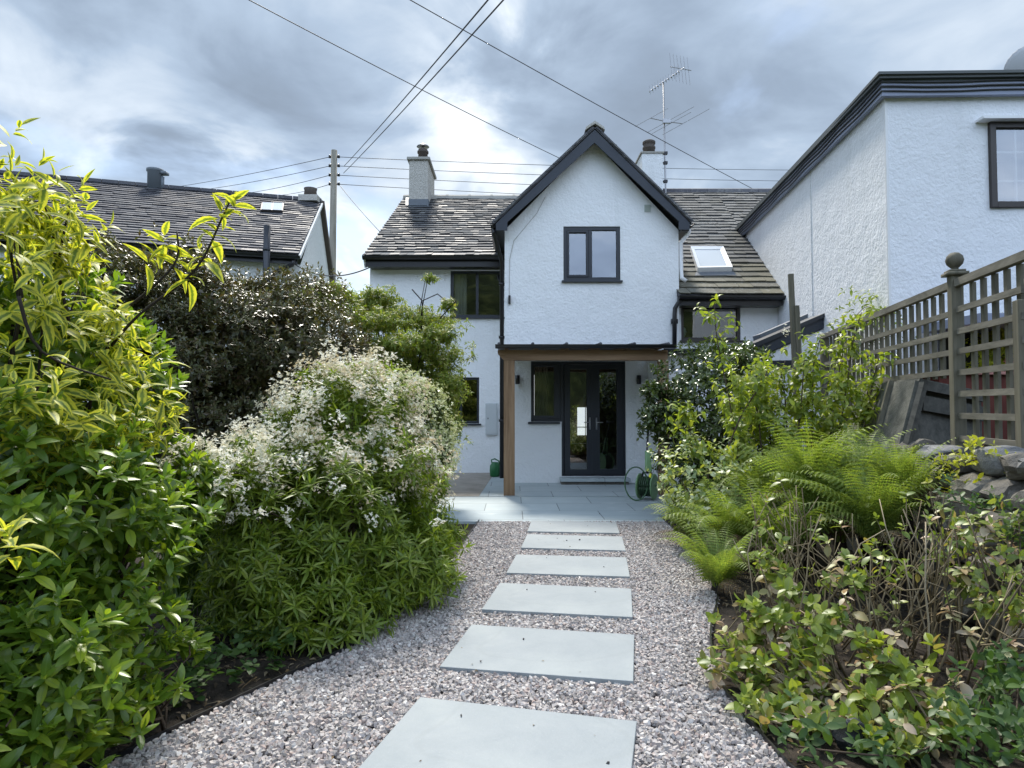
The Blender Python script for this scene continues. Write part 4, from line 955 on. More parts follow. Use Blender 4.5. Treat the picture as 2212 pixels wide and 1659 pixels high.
# ================================================================== neighbour on the right
nr = thing('neighbour_house', 'tall white roughcast house with grey fascia and cables, right of the cottage', 'house', (4.3, 7.07, 0))
kx, ky = 4.11, 7.07
def wx_(Y): return kx+.089*(Y-ky)
fr = Vector((math.cos(R(1.5)), -math.sin(R(1.5)), 0))
ztop, zf0, zw = ZZ(152, ky-.15), ZZ(205, ky-.1), ZZ(207, ky)
k1 = Vector((kx, ky, 0)); k2 = Vector((wx_(16.5), 16.5, 0)); k3 = k1+fr*6
nx0, nx1, nz0, nz1 = P(2138, 400, 7.03).x, 6.25, ZZ(449, 7.03), ZZ(265, 7.03)
wl_ = lambda a, b: (kx+(a-kx), ky-(a-kx)*math.tan(R(1.5)), b)
mb = MB(); mb.wall([(kx, -.05), (kx+6, -.05), (kx+6, zw+.2), (kx, zw+.2)], [rect(nx0, nx1, nz0, nz1)], wl_, (0, .14, 0))
mb.build('wall', M_WHITE2, nr)
mb = MB(); mb.add([(k1.x, k1.y, -.05), (k1.x, k1.y, zw+.2), (k2.x, k2.y, zw+.2), (k2.x, k2.y, -.05)], [(0, 1, 2, 3)]); mb.build('side_wall', M_WHITE2, nr)
s = MB(); s.box(kx-.005, kx+.02, ky-.005, ky+.02, .9, zw); s.build('corner_bead', M_WPLAST, nr)
s = MB(); s.tube([(wx_(9.3)-.002, 9.3, .9), (wx_(9.3)-.002, 9.3, zw)], .008, 6); s.build('wall_joint', M_WHITE3, nr)
# flat roof with capping and fascia wrapping both sides
def band(mb, out, z0, z1, th=.03):
    o = Vector((-math.cos(math.atan(.089)), math.sin(math.atan(.089))*0, 0))*out
    c0 = Vector((kx-out, ky-out, 0)); s1 = Vector((wx_(14.2)-out, 14.2, 0)); f1 = k3+Vector((0, -out, 0))
    ci, si, fi = c0+Vector((th, th, 0)), s1+Vector((th, 0, 0)), f1+Vector((0, th, 0)); U = Vector((0, 0, 1))
    mb.hexa([c0+U*z0, ci+U*z0, si+U*z0, s1+U*z0], [c0+U*z1, ci+U*z1, si+U*z1, s1+U*z1])
    mb.hexa([c0+U*z0, f1+U*z0, fi+U*z0, ci+U*z0], [c0+U*z1, f1+U*z1, fi+U*z1, ci+U*z1])
mb = MB(); band(mb, .125, ztop-.07, ztop, .2); mb.hexa([(kx-.15, ky-.15, ztop-.04), (kx+6, ky-.3, ztop-.04), (kx+6, 16, ztop-.04), (wx_(16), 16, ztop-.04)], [(kx-.15, ky-.15, ztop-.01), (kx+6, ky-.3, ztop-.01), (kx+6, 16, ztop-.01), (wx_(16), 16, ztop-.01)])
nroof = mb.build('roof', mat('green_grey_capping', (.075, .085, .085), .5, .4), nr)
mb = MB(); band(mb, .08, zf0, ztop-.072, .05); mb.build('fascia', M_FASCIA, nroof)
for off, z, r in ((.092, zf0+.10, .010), (.090, zf0+.05, .008), (.092, ztop-.095, .009)):
    mb = MB(); c0 = Vector((kx-off, ky-off, z)); pts = [c0.lerp(Vector((wx_(13.2)-off, 13.2, z-.02)), t)+Vector((0, 0, -.02*math.sin(t*17)**2)) for t in np.linspace(1, 0, 22)]
    pts += [c0.lerp(k3+Vector((0, -off, z+.02)), t)+Vector((0, 0, -.015*math.sin(t*14)**2)) for t in np.linspace(.02, 1, 18)]
    mb.tube(pts, r, 6); mb.build('cable', M_CABLE, nr, True)
w = window(nr, nx0, nx1, nz0, nz1, 7.0, M_BROWN, [], .065, sill=False, rec=.0, bars=([nx0+.30, nx0+.66], [nz0+.30, nz0+.62]))
MB().box(nx0-.13, nx1+.1, 6.92, 7.05, nz1+.002, nz1+.03).build('drip_sill', M_WPLAST, w)
room(nr, nx0, nx1, nz0, nz1, 7.13, 8.2, M_BLIND)
# canopy and dark patio door
ca0, ca1 = ZZ(703, 6.3), ZZ(682, 6.3); cxx = XX(2090, 6.3)
mb = MB(); mb.box(cxx, 9, 6.1, 7.0, ca0, ca1); cn = mb.build('canopy', M_FASCIA, nr, False, .008)
MB().box(cxx+.15, 9, 6.88, 6.94, .9, ca0-.01).build('patio_door', M_BLACK, nr)
# satellite dish on the neighbour's roof
dc = P(2226, 148, 8.0); sd_o = thing('satellite_dish', 'grey satellite dish standing above the fascia at the top right edge', 'satellite dish', (dc.x, 8, 4.9))
mb = MB(); n = 24; vs = []; nrmd = Vector((.25, .9, .35)).normalized(); a = nrmd.cross(Vector((0, 0, 1))).normalized(); b = a.cross(nrmd)
for i in range(7):
    rr = .27*i/6
    for k in range(n): t = 2*math.pi*k/n; vs.append(dc+(a*math.cos(t)+b*math.sin(t)*1.05)*rr+nrmd*(rr*rr*.9))
fs = [(i*n+k, i*n+(k+1) % n, (i+1)*n+(k+1) % n, (i+1)*n+k) for i in range(6) for k in range(n)]
o = mb.add(vs, fs).build('reflector', mat('grey_dish', (.42, .43, .45), .5), sd_o, True); md = o.modifiers.new('solid', 'SOLIDIFY'); md.thickness = .008
mb = MB(); mb.tube([dc+nrmd*-.01, dc-nrmd*.08, (dc.x, dc.y-.06, ztop-.01)], .02, 8); mb.build('bracket', M_GALV, sd_o, True)

# ================================================================== pole, cables, aerial
pl = thing('utility_pole', 'weathered wooden telegraph pole between the two cottages', 'utility pole', (XX(720, 22), 22, 0))
pb, pt_ = Vector((P(718, 608, 22).x-.05, 22, -.05)), P(722, 325, 22)
mb = MB(); mb.tube([pb, pb.lerp(pt_, .5), pt_], [.15, .125, .10], 14); mb.build('pole', M_POLE, pl, True)
INS = {}
for s_ in (-1, 1):
    for i, y in enumerate((339, 358.5, 378.5, 398)):
        p = P(722+s_*9.5, y, 22); q_ = P(722+s_*4, y, 22); q_.y = p.y
        mb = MB(); mb.tube([q_, p], .016, 6); mb.lathe([(.02, p.z-.04), (.05, p.z-.03), (.04, p.z+.01), (.05, p.z+.03), (.02, p.z+.07)], (p.x, p.y, 0), 10); mb.build('insulator', M_BLACK, pl, True); INS[(s_, i)] = p
def cable(a, b, sag, r, label, mid=None):
    a, b = Vector(a), Vector(b); mb = MB(); pts = []
    for i in range(25): t = i/24; p = a.lerp(b, t); p.z -= sag*4*t*(1-t); pts.append(p)
    mb.tube(pts, r, 6); return tag(mb.build('overhead_cable', M_CABLE, None, True), label, 'cable', 'overhead cables')
YE = 30
R4 = [(1185, 361, 367.5), (1185, 384, 391.5), (1185, 406, 416), (1185, 429, 440)]
for i in range(4):
    cable(INS[(1, i)], P(1750, R4[i][2], YE), .10, .010, ['topmost cable running right from the pole behind the chimney', 'second cable down running right from the pole behind the chimney', 'third cable down running right from the pole behind the chimney', 'lowest cable running right from the pole behind the chimney'][i])
LW = [(365, 402), (430, 407), (520, 415), (600, 418)]
for i in range(4):
    a = P(*LW[i], 31); b = INS[(-1, i)]; cable(b, b+(a-b)*1.35, .12, .010, ['topmost cable running left from the pole over the slate roof', 'second cable down running left from the pole over the slate roof', 'third cable down running left from the pole over the slate roof', 'lowest cable running left from the pole to the ridge chimney'][i])
cable(P(744, 358, 21.9), P(1190, -162, 5.5), .05, .010, 'cable rising steeply from the pole to the top edge, the left of a pair')
cable(P(742, 374, 21.9), P(1245, -176, 5.5), .05, .010, 'cable rising steeply from the pole to the top edge, the right of a pair')
cable(P(380, -84, 9), P(1260, 366, 17.5), .06, .008, 'thin cable descending from the top edge to the gable roof')
cable(P(700, -106, 9), P(1680, 436, 19.5), .06, .008, 'thin cable descending from the top edge past the aerial mast')
cable(P(735, 402, 21.9), P(822, 502, 14.3), .03, .009, 'thin cable dropping from the pole to the cottage roof verge')
a, b = P(637, 571, 15.2), P(800, 577, 12.25); cable(a, b, .22, .012, 'slack cable hanging between the two cottages at eaves height')
# right chimney on the cottage
ry0, ry1 = 15.0, 15.9; rx0c, rx1c = XX(1381, ry0), XX(1436, ry0); rt_ = ZZ(331, ry0)
mb = MB(); mb.hexa([(rx0c+.1, ry0, 5.6), (rx1c, ry0, 5.6), (rx1c, ry1, 5.6), (rx0c+.1, ry1, 5.6)], [(rx0c+.1, ry0, rt_), (rx1c, ry0, rt_), (rx1c, ry1, rt_), (rx0c+.1, ry1, rt_)]); ch2 = mb.build('chimney', M_WHITE3, r2, False, .01)
mb = MB(); mb.box(rx0c+.07, rx1c+.03, ry0-.03, ry1+.03, rt_+.001, rt_+.035); mb.build('chimney_cap', M_CONC, ch2)
pcx = XX(1406, 15.16); mb = MB(); mb.lathe([(.14, rt_+.036), (.135, rt_+.15), (.15, rt_+.16), (.15, rt_+.2), (.13, rt_+.21), (.135, rt_+.27), (.15, rt_+.28), (.15, rt_+.33), (.1, rt_+.36)], (pcx, 15.16, 0)); mb.build('chimney_pot', M_POT, ch2, True)
# aerial
ay = 15.2; mt = P(1433, 176, ay); mbm = P(1438, 412, ay)
an = thing('tv_aerial', 'tall TV aerial mast with two antennas strapped to the white chimney', 'aerial', (mbm.x, ay, mbm.z))
mb = MB(); mb.tube([mbm+Vector((0, 0, -.3)), mbm, mt], .02, 8); mb.build('mast', M_GALV, an, True)
mb = MB()
for y in (331, 352, 392): p = P(1437, y, ay); mb.tube([p+Vector((-.12, .0, 0)), p+Vector((.05, -.02, 0))], .014, 6); mb.box(p.x-.04, p.x+.05, ay-.04, ay+.04, p.z-.03, p.z+.03)
mb.build('bracket', M_CABLE, an)
b0, b1 = P(1404, 196, ay-.3), P(1478, 146, ay+.35); dv_ = (b1-b0)
mb = MB(); mb.tube([b0, b1], .013, 6); wr_ = b1+dv_*-.08
el = dv_.cross(Vector((0, 0, 1))).normalized(); vv = Vector((-.10, 0, 1)).normalized()
for i in range(12):
    p = b0.lerp(b1, i/13); h = .16-.004*i if i < 9 else .2
    mb.tube([p-vv*h*.55, p+vv*h*.75], .005, 4)
for i in range(12): p = b0.lerp(b1, i/13); mb.box(p.x-.012, p.x+.012, p.y-.03, p.y+.03, p.z-.03, p.z+.03)
for i in range(6):
    p = b1+Vector((-.32+.09*i, .02*i, .03-.01*i)); mb.tube([p-vv*.36, p+vv*.33], .006, 4)
mb.tube([b1+Vector((-.34, 0, .02)), b1+Vector((.2, .1, -.02))], .01, 5); mb.build('upper_antenna', M_GALV, an)
c0 = P(1437, 262, ay-.02); mb = MB(); e0, e1 = P(1405, 255, ay+.1), P(1475, 267, ay-.1); mb.tube([e0, c0, e1], .012, 6)
dd_ = Vector((.86, .0, .48)).normalized()
for pc_, L0, L1 in ((e0, .42, .48), (c0+Vector((.10, -.02, .02)), .62, .66), (c0+Vector((.12, -.02, -.06)), .5, .56), (e1, .55, .72)):
    mb.tube([pc_-dd_*L0, pc_+dd_*L1], .007, 5)
mb.box(c0.x-.06, c0.x+.12, c0.y-.04, c0.y+.02, c0.z-.05, c0.z+.05); mb.build('lower_antenna', M_GALV, an)

# ================================================================== right boundary: terrace, stone wall, trellis, bunker
td = Vector((.204, .979, 0)); T0 = Vector((3.28, 4.8, 0)); TZ = .86
mb = MB(); mb.prism([(2.25, -.5, -.1), (14, -.5, -.1), (14, 9.2, -.1), (4.3, 9.2, -.1)], (0, 0, TZ+.1)); tag(mb.build('terrain', M_SOIL), kind='structure')
# dry stone wall along its garden side
def rock(c, r, rg, sq=.0, n=2):
    import bmesh
    bm = bmesh.new(); bmesh.ops.create_icosphere(bm, subdivisions=n, radius=1); K = rg.normal(0, 1, (6, 3)); ph = rg.uniform(0, 6.28, 6)
    yaw = rg.uniform(-.25, .25); M = Matrix.Rotation(yaw, 3, 'Z') @ Matrix.Rotation(rg.uniform(-.15, .15), 3, 'X'); out = []
    cuts = [(unit(rg.normal(0, 1, 3)), rg.uniform(.62, .9)) for _ in range(13)]
    for v in bm.verts:
        u = np.array(v.co); p = np.sign(u)*np.abs(u)**(.55); p = p/np.abs(p).max()**.3
        for k_, o_ in cuts:
            h_ = p @ k_
            if h_ > o_: p = p-(h_-o_)*k_*.94
        f = 1+.05*np.sin(K@u*3.2+ph).sum()/2.2; out.append(tuple(M @ Vector(p*f*1.08*np.array(r)) + Vector(c)))
    fs = [tuple(v.index for v in f.verts) for f in bm.faces]; bm.free(); return out, fs
rg = np.random.default_rng(8)
sw = thing('stone_wall', 'low dry stone retaining wall with rounded coping stones below the trellis', 'stone wall', (2.8, 4, 0))
mb = MB(); a0 = Vector((2.50, 2.4, 0)); ad = Vector((.175, .985, 0)).normalized()
for row in range(6):
    z = .05+row*.142; s = -2.2
    while s < 5.2:
        L = rg.uniform(.10, .26); c = a0+ad*(s+L/2)+Vector((rg.normal(0, .025)+row*.012, 0, z)); vs, fs = rock(c, (.13, L*.53, .085*rg.uniform(.85, 1.15)), rg, n=2); mb.add(vs, fs); s += L*.98
mb.build('stonework', M_STONE, sw)
s = -2.1
while s < 5.0:
    L = rg.uniform(.15, .31); c = a0+ad*(s+L/2)+Vector((.14+rg.normal(0, .03), 0, .91+rg.normal(0, .02))); vs, fs = rock(c, (.15, L*.52, .066*rg.uniform(.75, 1.4)), rg, n=3)
    MB().add(vs, fs).build('coping_stone', M_STONEL if rg.random() < .6 else M_STONE, sw); s += L*.99
# trellis fence
tf = thing('trellis_fence', 'weathered wooden trellis fence with a ball-topped post above the stone wall', 'fence', (T0.x, T0.y, TZ))
def tp_(s, z): return T0+td*s+Vector((0, 0, z))
side = Vector((td.y, -td.x, 0))
def post(s, z1, fin, w=.08):
    mb = MB(); a = tp_(s, TZ-.05); b = tp_(s, z1); mb.bar(a, b, w, w, td); o = mb.build('post', M_GREYW, tf, False, .005)
    if fin:
        m2 = MB(); c = tp_(s, z1)
        for i, (ww, h0, h1) in enumerate(((.135, .0, .022), (.105, .0225, .04))): m2.bar(c+Vector((0, 0, h0)), c+Vector((0, 0, h1)), ww, ww, td)
        m2.lathe([(.03, .041), (.022, .055), (.03, .062), (.052, .085), (.06, .115), (.052, .145), (.03, .168), (.005, .175)], c, 18); m2.build('finial', M_GREYW, o, True)
    return o
ztt = 2.15
post(0, 2.22, True); post(-.86, 1.9, False, .07); post(3.7, 2.2, False, .08); post(-2.2, 2.2, False, .08)
def panel(s0, s1, rails, slat0, slat1, sp=.15, off=0.0):
    mb = MB()
    n = int((s1-s0)/sp); 
    for i in range(n):
        s = s0+sp*(i+.6); mb.bar(tp_(s, slat0)+side*(.024+off), tp_(s, slat1)+side*(.024+off), .05*rnd.uniform(.9, 1.1), .022, side)
    mb.build('trellis_slats', M_GREYW, tf)
    mb = MB()
    for z in rails: mb.bar(tp_(s0, z)+side*(-.008+off), tp_(s1, z)+side*(-.008+off), .022, .042)
    mb.build('trellis_rails', M_GREYWL, tf)
panel(.05, 3.66, [1.945, 1.795, 1.655, 1.51], 1.47, ztt-.02)
mb = MB(); mb.bar(tp_(.045, ztt+.01), tp_(3.66, ztt+.01), .05, .055); mb.bar(tp_(-2.2, ztt+.01), tp_(-.045, ztt+.01), .05, .055); mb.build('top_rail', M_GREYWL, tf)
panel(-.90, -.05, [1.96, 1.80, 1.655, 1.50, 1.345, 1.185, 1.02], .98, ztt-.02)
panel(-2.2, -.93, [ztt-.15], ztt-.35, ztt-.02)
panel(-2.2, -.93, [.99], .90, 1.02)
# leaning stakes
sk_ = thing('wooden_stake', 'tall weathered stake with a short batten standing behind the climber', 'stake', (XX(1718, 8.1), 8.1, TZ))
mb = MB(); mb.bar(P(1727, 1000, 8.1), P(1708, 592, 8.1), .055, .05); mb.build('stake', M_GREYW, sk_); mb = MB(); mb.bar(P(1727, 780, 8.06), P(1721, 660, 8.06), .055, .03); mb.build('batten', M_GREYW, sk_)
# old gabled coop / bunker behind the post
bk_ = thing('wooden_coop', 'small old grey coop with felted sloping roof behind the trellis post', 'coop', tuple(P(1990, 950, 5.4)))
Ra, Rb = P(1986, 824, 5.25), P(1850, 834, 6.9); La = P(1950, 965, 5.12); Lb = La+(Rb-Ra)*1.0; Ea = P(2125, 852, 5.55); Eb = Ea+(Rb-Ra)
mb = MB(); n_ = (Ra-La).cross(Lb-La).normalized(); n_ = n_ if n_.x < 0 else -n_
mb.prism([La, Ra, Rb, Lb], n_*.03); mb.build('felt_roof', M_FELT, bk_)
mb = MB(); n5 = (Ea-Ra).cross(Rb-Ra).normalized(); n5 = n5 if n5.z > 0 else -n5; mb.prism([Ra, Ea, Eb, Rb], n5*.025); mb.build('rear_roof', M_FELT, bk_)
for t in (.30, .62, .93): MB().bar(La.lerp(Lb, t)+n_*.05, Ra.lerp(Rb, t)+n_*.05, .035, .035, n_).build('roof_batten', M_GREYW, bk_)
mb = MB(); mb.bar(Ra+Vector((.0, -.02, -.03)), Ea+Vector((0, -.02, -.03)), .04, .075); mb.bar(La+Vector((.02, -.02, 0)), Ra+Vector((.02, -.02, -.02)), .04, .06); mb.bar(Ra.lerp(Ea, .02)+Vector((0, -.01, -.17)), Ea+Vector((0, -.01, -.17)), .03, .12); mb.build('verge_board', M_GREYD, bk_)
mb = MB(); La2, Ra2, Ea2 = La+Vector((.05, .03, -.1)), Ra+Vector((0, .03, -.03)), Ea+Vector((0, .03, -.03)); mb.prism([La2, (Ea2.x, Ea2.y, La2.z), Ea2, Ra2], tuple((Rb-Ra)*.97)); mb.build('board_wall', M_GREYD, bk_)
# red raised planter, golden shrub, red heather beyond the trellis
rp = thing('raised_planter', 'dark red painted planter box seen through the trellis', 'planter', (4.4, 5.9, TZ))
rz_ = ZZ(803, 5.9); mb = MB(); mb.box(XX(2030, 5.9), 5.6, 5.9, 6.3, TZ-.02, rz_-.03); mb.build('planter_side', M_RED, rp); mb = MB(); mb.box(XX(2030, 5.9)-.03, 5.63, 5.86, 6.32, rz_-.029, rz_); mb.build('rim', mat('faded_red_rim', (.36, .17, .14), .7), rp, False, .006)

# ================================================================== shrubs
def base_of(c): return (float(c[0]), float(c[1]), 0)
rg = np.random.default_rng(101)
T_ = lambda *a, **k: leaf_tpl(*a, **k)
# ---- 1 glossy green shrub, left
lau = [(PV(215, 890, 3.15), (.34, .36, .44)), (PV(60, 770, 3.0), (.46, .42, .42)), (PV(180, 1120, 2.75), (.42, .40, .30)), (PV(20, 1100, 2.5), (.5, .5, .5)), (PV(130, 1330, 2.55), (.42, .34, .32)),
       (PV(20, 1420, 2.15), (.36, .30, .30)), (PV(370, 1080, 3.3), (.20, .25, .22)), (PV(-90, 1560, 1.95), (.28, .3, .26)), (PV(200, 1490, 2.45), (.14, .2, .13)), (PV(30, 1600, 2.0), (.18, .2, .10))]
sh = thing('green_shrub', 'glossy bright green leafy shrub filling the lower left corner', 'shrub', (-1.9, 2.9, 0)); lv = Leaves()
tp4 = [T_(1, .36, 'oval', d_, .22, 4) for d_ in (.3, .6, .1)]
p, n = blob(lau, 1000, rg, (.78, 1.08), .2, .04, .86, .42, .30); ax_ = unit(n*.9+np.array([.1, -.1, .75])+rg.normal(0, .25, n.shape)); shoots(lv, tp4, p, ax_, 9, .085, rg, (8, 68), .05)
p, n = blob(lau, 1300, rg, (.4, .82), .1, .04, .6); ax_ = unit(n*.6+np.array([0, 0, .8])+rg.normal(0, .4, n.shape)); shoots(lv, tp4[:2], p, ax_, 6, .085, rg, (0, 60), .05)
lv.build('foliage', M_LAUREL, sh); q, _ = blob(lau, 60, rg, (.7, .85), .1, .05); branches((-1.85, 2.8, 0), q, .014, M_STEM, sh, rg)
# low sprigs in front of it
sp = Leaves(); cs = [(300, 1430, 2.62), (255, 1545, 2.3), (355, 1395, 2.8), (420, 1370, 2.95), (215, 1590, 2.2), (330, 1500, 2.5), (150, 1520, 2.2), (90, 1610, 2.02)]
pos = np.concatenate([PV(*c)+rg.normal(0, .045, (7, 3)) for c in cs]); pos[:, 2] = np.maximum(pos[:, 2], .06)
shoots(sp, tp4, pos, unit(rg.normal(0, .5, pos.shape)+np.array([.3, -.2, 1.0])), 8, .085, rg, (8, 65), .04)
o = thing('sapling_sprigs', 'low green leafy sprigs rising from the soil beside the edging', 'shrub', (-1.4, 2.6, 0)); sp.build('foliage', M_LAUREL, o); branches((-1.45, 2.62, -.02), pos[::4], .006, M_STEM, o, rg)
# ---- 2 variegated yellow shrub, far left
bud = [(PV(10, 640, 2.75), (.33, .40, .38)), (PV(150, 800, 2.75), (.30, .34, .27)), (PV(40, 890, 2.55), (.42, .4, .26)), (PV(50, 520, 2.75), (.19, .24, .20)), (PV(240, 890, 2.8), (.20, .26, .17)), (PV(110, 690, 2.7), (.2, .3, .2)), (PV(-150, 700, 2.6), (.6, .5, .7))]
sh = thing('yellow_shrub', 'tall yellow-green variegated shrub with long drooping leaves at upper left', 'shrub', (-2.2, 2.8, 0)); lv = Leaves()
tb = [T_(1, .33, 'lance', d_, .25, 5) for d_ in (1.0, .6, 1.3, .3)]
p, n = blob(bud, 520, rg, (.75, 1.05), .2, .5); ax_ = unit(n*.7+np.array([.25, -.15, .7])+rg.normal(0, .3, n.shape)); shoots(lv, tb, p, ax_, 8, .115, rg, (-12, 62), .12, .3, -.08)
spr = [(88, 430, 2.7), (60, 450, 2.7), (150, 450, 2.75), (115, 480, 2.7), (480, 455, 2.7), (505, 440, 2.7), (465, 500, 2.7), (435, 545, 2.72), (385, 560, 2.72), (355, 520, 2.7), (330, 555, 2.7), (410, 590, 2.72), (20, 1175, 1.72), (5, 1160, 1.75), (310, 830, 2.75), (330, 770, 2.8), (300, 900, 2.7)]
pos = np.array([PV(*c) for c in spr]); shoots(lv, tb, pos, unit(rg.normal(0, .35, pos.shape)+np.array([.2, -.1, .9])), 7, .12, rg, (-15, 65), .07, .3, -.1)
lv.build('foliage', M_BUDD, sh)
mb = MB(); 
for path in ([(230, 760, 2.8), (300, 680, 2.75), (420, 585, 2.72), (480, 470, 2.7), (500, 425, 2.7)], [(230, 700, 2.8), (330, 620, 2.72), (382, 560, 2.7), (382, 500, 2.7)], [(150, 700, 2.8), (120, 560, 2.75), (112, 490, 2.7), (88, 425, 2.7)], [(120, 600, 2.75), (135, 520, 2.75), (150, 445, 2.75)], [(-60, 1350, 1.9), (-30, 1230, 1.75), (5, 1160, 1.73)], [(60, 740, 2.7), (20, 520, 2.6), (40, 430, 2.7)], [(40, 640, 2.3), (90, 760, 2.35), (240, 820, 2.5)]):
    pts = smooth_line([P(*c) for c in path], 4); MB().tube(pts, [.007*(1-.6*i/len(pts)) for i in range(len(pts))], 6).build('branch', M_STEMD, sh, True)
q, _ = blob(bud, 40, rg, (.7, .9), .1, .5); branches((-2.2, 2.8, 0), q, .014, M_STEMD, sh, rg)
# ---- 3 dark bronze bush
drk = [(PV(470, 760, 5.4), (.72, .7, .62)), (PV(330, 740, 5.4), (.6, .6, .70)), (PV(620, 800, 5.5), (.62, .6, .70)), (PV(450, 980, 5.3), (.8, .6, .9)), (PV(740, 830, 5.9), (.40, .5, .55)), (PV(260, 630, 5.3), (.42, .4, .42)), (PV(430, 670, 5.4), (.52, .5, .40)), (PV(600, 700, 5.6), (.45, .5, .36))]
sh = thing('bronze_bush', 'dense dark bronze bush with tiny glossy leaves behind the white-flowered shrub', 'shrub', (-2.3, 5.4, 0)); lv = Leaves()
td_ = [T_(1, .48, 'oval', .2, .25, 2), T_(1, .42, 'oval', .5, .3, 2)]
p, n = blob(drk, 9500, rg, (.78, 1.08), .24, .05, .86, .34, .36); ax_ = unit(n*.7+np.array([0, 0, .9])+rg.normal(0, .3, n.shape)); shoots(lv, td_, p, ax_, 7, .046, rg, (5, 65), .05)
p, n = blob(drk, 6000, rg, (.45, .82), .1, .05, .5); shoots(lv, td_[:1], p, unit(n+rg.normal(0, .5, n.shape)), 6, .066, rg, (0, 60), .05)
lv.build('foliage', M_DARKB, sh); q, _ = blob(drk, 50, rg, (.8, 1.0), .1, .2); branches((-2.3, 5.4, 0), q, .018, M_STEMD, sh, rg)
# ---- 4 maple by the house
map_ = [(PV(870, 690, 8.6), (.75, .6, .16)), (PV(760, 660, 8.7), (.62, .5, .16)), (PV(690, 640, 8.9), (.42, .4, .15)), (PV(900, 770, 8.4), (.62, .55, .2)), (PV(910, 850, 8.3), (.52, .5, .24)), (PV(820, 640, 8.6), (.26, .3, .12)), (PV(930, 930, 8.2), (.42, .4, .28)), (PV(800, 760, 8.7), (.7, .5, .3)), (PV(860, 900, 8.4), (.6, .5, .5)), (PV(968, 655, 8.3), (.12, .12, .07)), (PV(930, 600, 8.3), (.1, .1, .05)), (PV(935, 800, 8.3), (.40, .4, .30)), (PV(925, 890, 8.3), (.40, .4, .36)), (PV(900, 980, 8.2), (.4, .4, .4)), (PV(800, 690, 7.9), (.34, .35, .14)), (PV(880, 740, 7.8), (.40, .35, .15)), (PV(950, 720, 7.9), (.24, .3, .12)), (PV(965, 830, 7.9), (.22, .3, .16)), (PV(720, 630, 8.0), (.3, .3, .1))]
sh = thing('maple_tree', 'small light green maple with layered airy foliage in front of the cottage window', 'tree', (-1.5, 8.6, 0)); lv = Leaves()
tm = [T_(1, .30, 'lance', .5, .2, 3)]
p, n = blob(map_, 11000, rg, (.5, 1.05), .3, .1, .6); ax_ = unit(n*.4+np.array([0, -.1, .8])+rg.normal(0, .35, n.shape)); shoots(lv, tm, p, ax_, 6, .068, rg, (-20, 25), .02, .4, -.12)
lv.build('crown', M_MAPLE, sh); q, _ = blob(map_, 22, rg, (.5, .95), .1, .3, .5); branches((-1.5, 8.6, 0), q, .02, M_STEMD, sh, rg, 'trunk')
mb = MB()
for path in ([(905, 760, 8.4), (912, 690, 8.3), (912, 650, 8.3), (945, 635, 8.3), (970, 655, 8.3)], [(912, 650, 8.3), (890, 625, 8.3)], [(940, 700, 8.3), (985, 650, 8.25)]): MB().tube([P(*c) for c in path], .008, 5).build('branch', M_STEMD, sh)
# ---- 5 white flowered shrub (the big rounded one by the gravel)
cho = [(PV(730, 985, 4.45), (.53, .55, .55)), (PV(830, 1080, 4.7), (.37, .42, .42)), (PV(780, 910, 4.7), (.34, .4, .34)), (PV(700, 1150, 4.1), (.62, .55, .50)), (PV(580, 1060, 4.15), (.33, .36, .32)), (PV(820, 1230, 4.1), (.50, .45, .34)), (PV(560, 1230, 3.65), (.34, .32, .40)), (PV(900, 1160, 4.7), (.30, .4, .36)), (PV(690, 1320, 3.6), (.36, .3, .26)), (PV(450, 1060, 3.55), (.22, .25, .18))]
sh = thing('white_flowered_shrub', 'big rounded green shrub covered in white blossom beside the gravel path', 'shrub', (-1.1, 4.2, 0)); lv = Leaves()
tcs = [T_(1, .17, 'lance', d_, .3, 3) for d_ in (.5, .8, .25)]
p, n = blob(cho, 2100, rg, (.80, 1.08), .26, .05, .86, .38, .34); ax_ = unit(n*.85+np.array([0, -.05, .65])+rg.normal(0, .3, n.shape)); shoots(lv, tcs, p, ax_, 12, .105, rg, (-8, 52), .04, .25)
PC, NC = p, n
p, n = blob(cho, 2200, rg, (.45, .86), .1, .05, .6); shoots(lv, tcs[:2], p, unit(n+rg.normal(0, .5, n.shape)), 8, .10, rg, (0, 60), .05)
lv.build('foliage', M_CHOI, sh)
def florets(lv, pos, nrm, rg, k, spread, size, petals=5):
    t = T_(1, .62, 'obov', .25, .1, 2)
    pp = np.repeat(pos, k, 0)+rg.normal(0, spread, (len(pos)*k, 3)); nn = unit(np.repeat(nrm, k, 0)+rg.normal(0, .5, (len(pos)*k, 3))); shoots(lv, [t], pp, nn, petals, size, rg, (5, 25), .0, .12)
fsel = (PC[:, 2] > .55) | (rg.random(len(PC)) < .10); hi = np.clip((PC[:, 2]-.45)/.9, 0, 1); fsel &= rg.random(len(PC)) < (.10+1.1*hi)
fp = PC[fsel]+NC[fsel]*.055+np.array([0, 0, .045]); fade = (rg.random(len(fp)) < .5*np.clip((fp[:, 0]+1.3)*1.4+.55, .1, 1.4)) & (fp[:, 2] > .65)
pe, ne = blob(cho, 900, rg, (1.0, 1.1), .26, .5, .9, .30, .30); ke = rg.random(len(pe)) < np.clip((pe[:, 2]-.45)*1.1, .05, .9); pe, ne = pe[ke]+np.array([0, 0, .03]), ne[ke]; fe = rg.random(len(pe)) < np.clip((pe[:, 0]+1.25)*.9+.25, .05, .7)
fl_ = Leaves(); florets(fl_, np.concatenate([fp[~fade], pe[~fe]]), unit(np.concatenate([NC[fsel][~fade], ne[~fe]])+np.array([0, 0, .7])), rg, 14, .023, .0175); fl_.build('blossom', M_PETAL, sh)
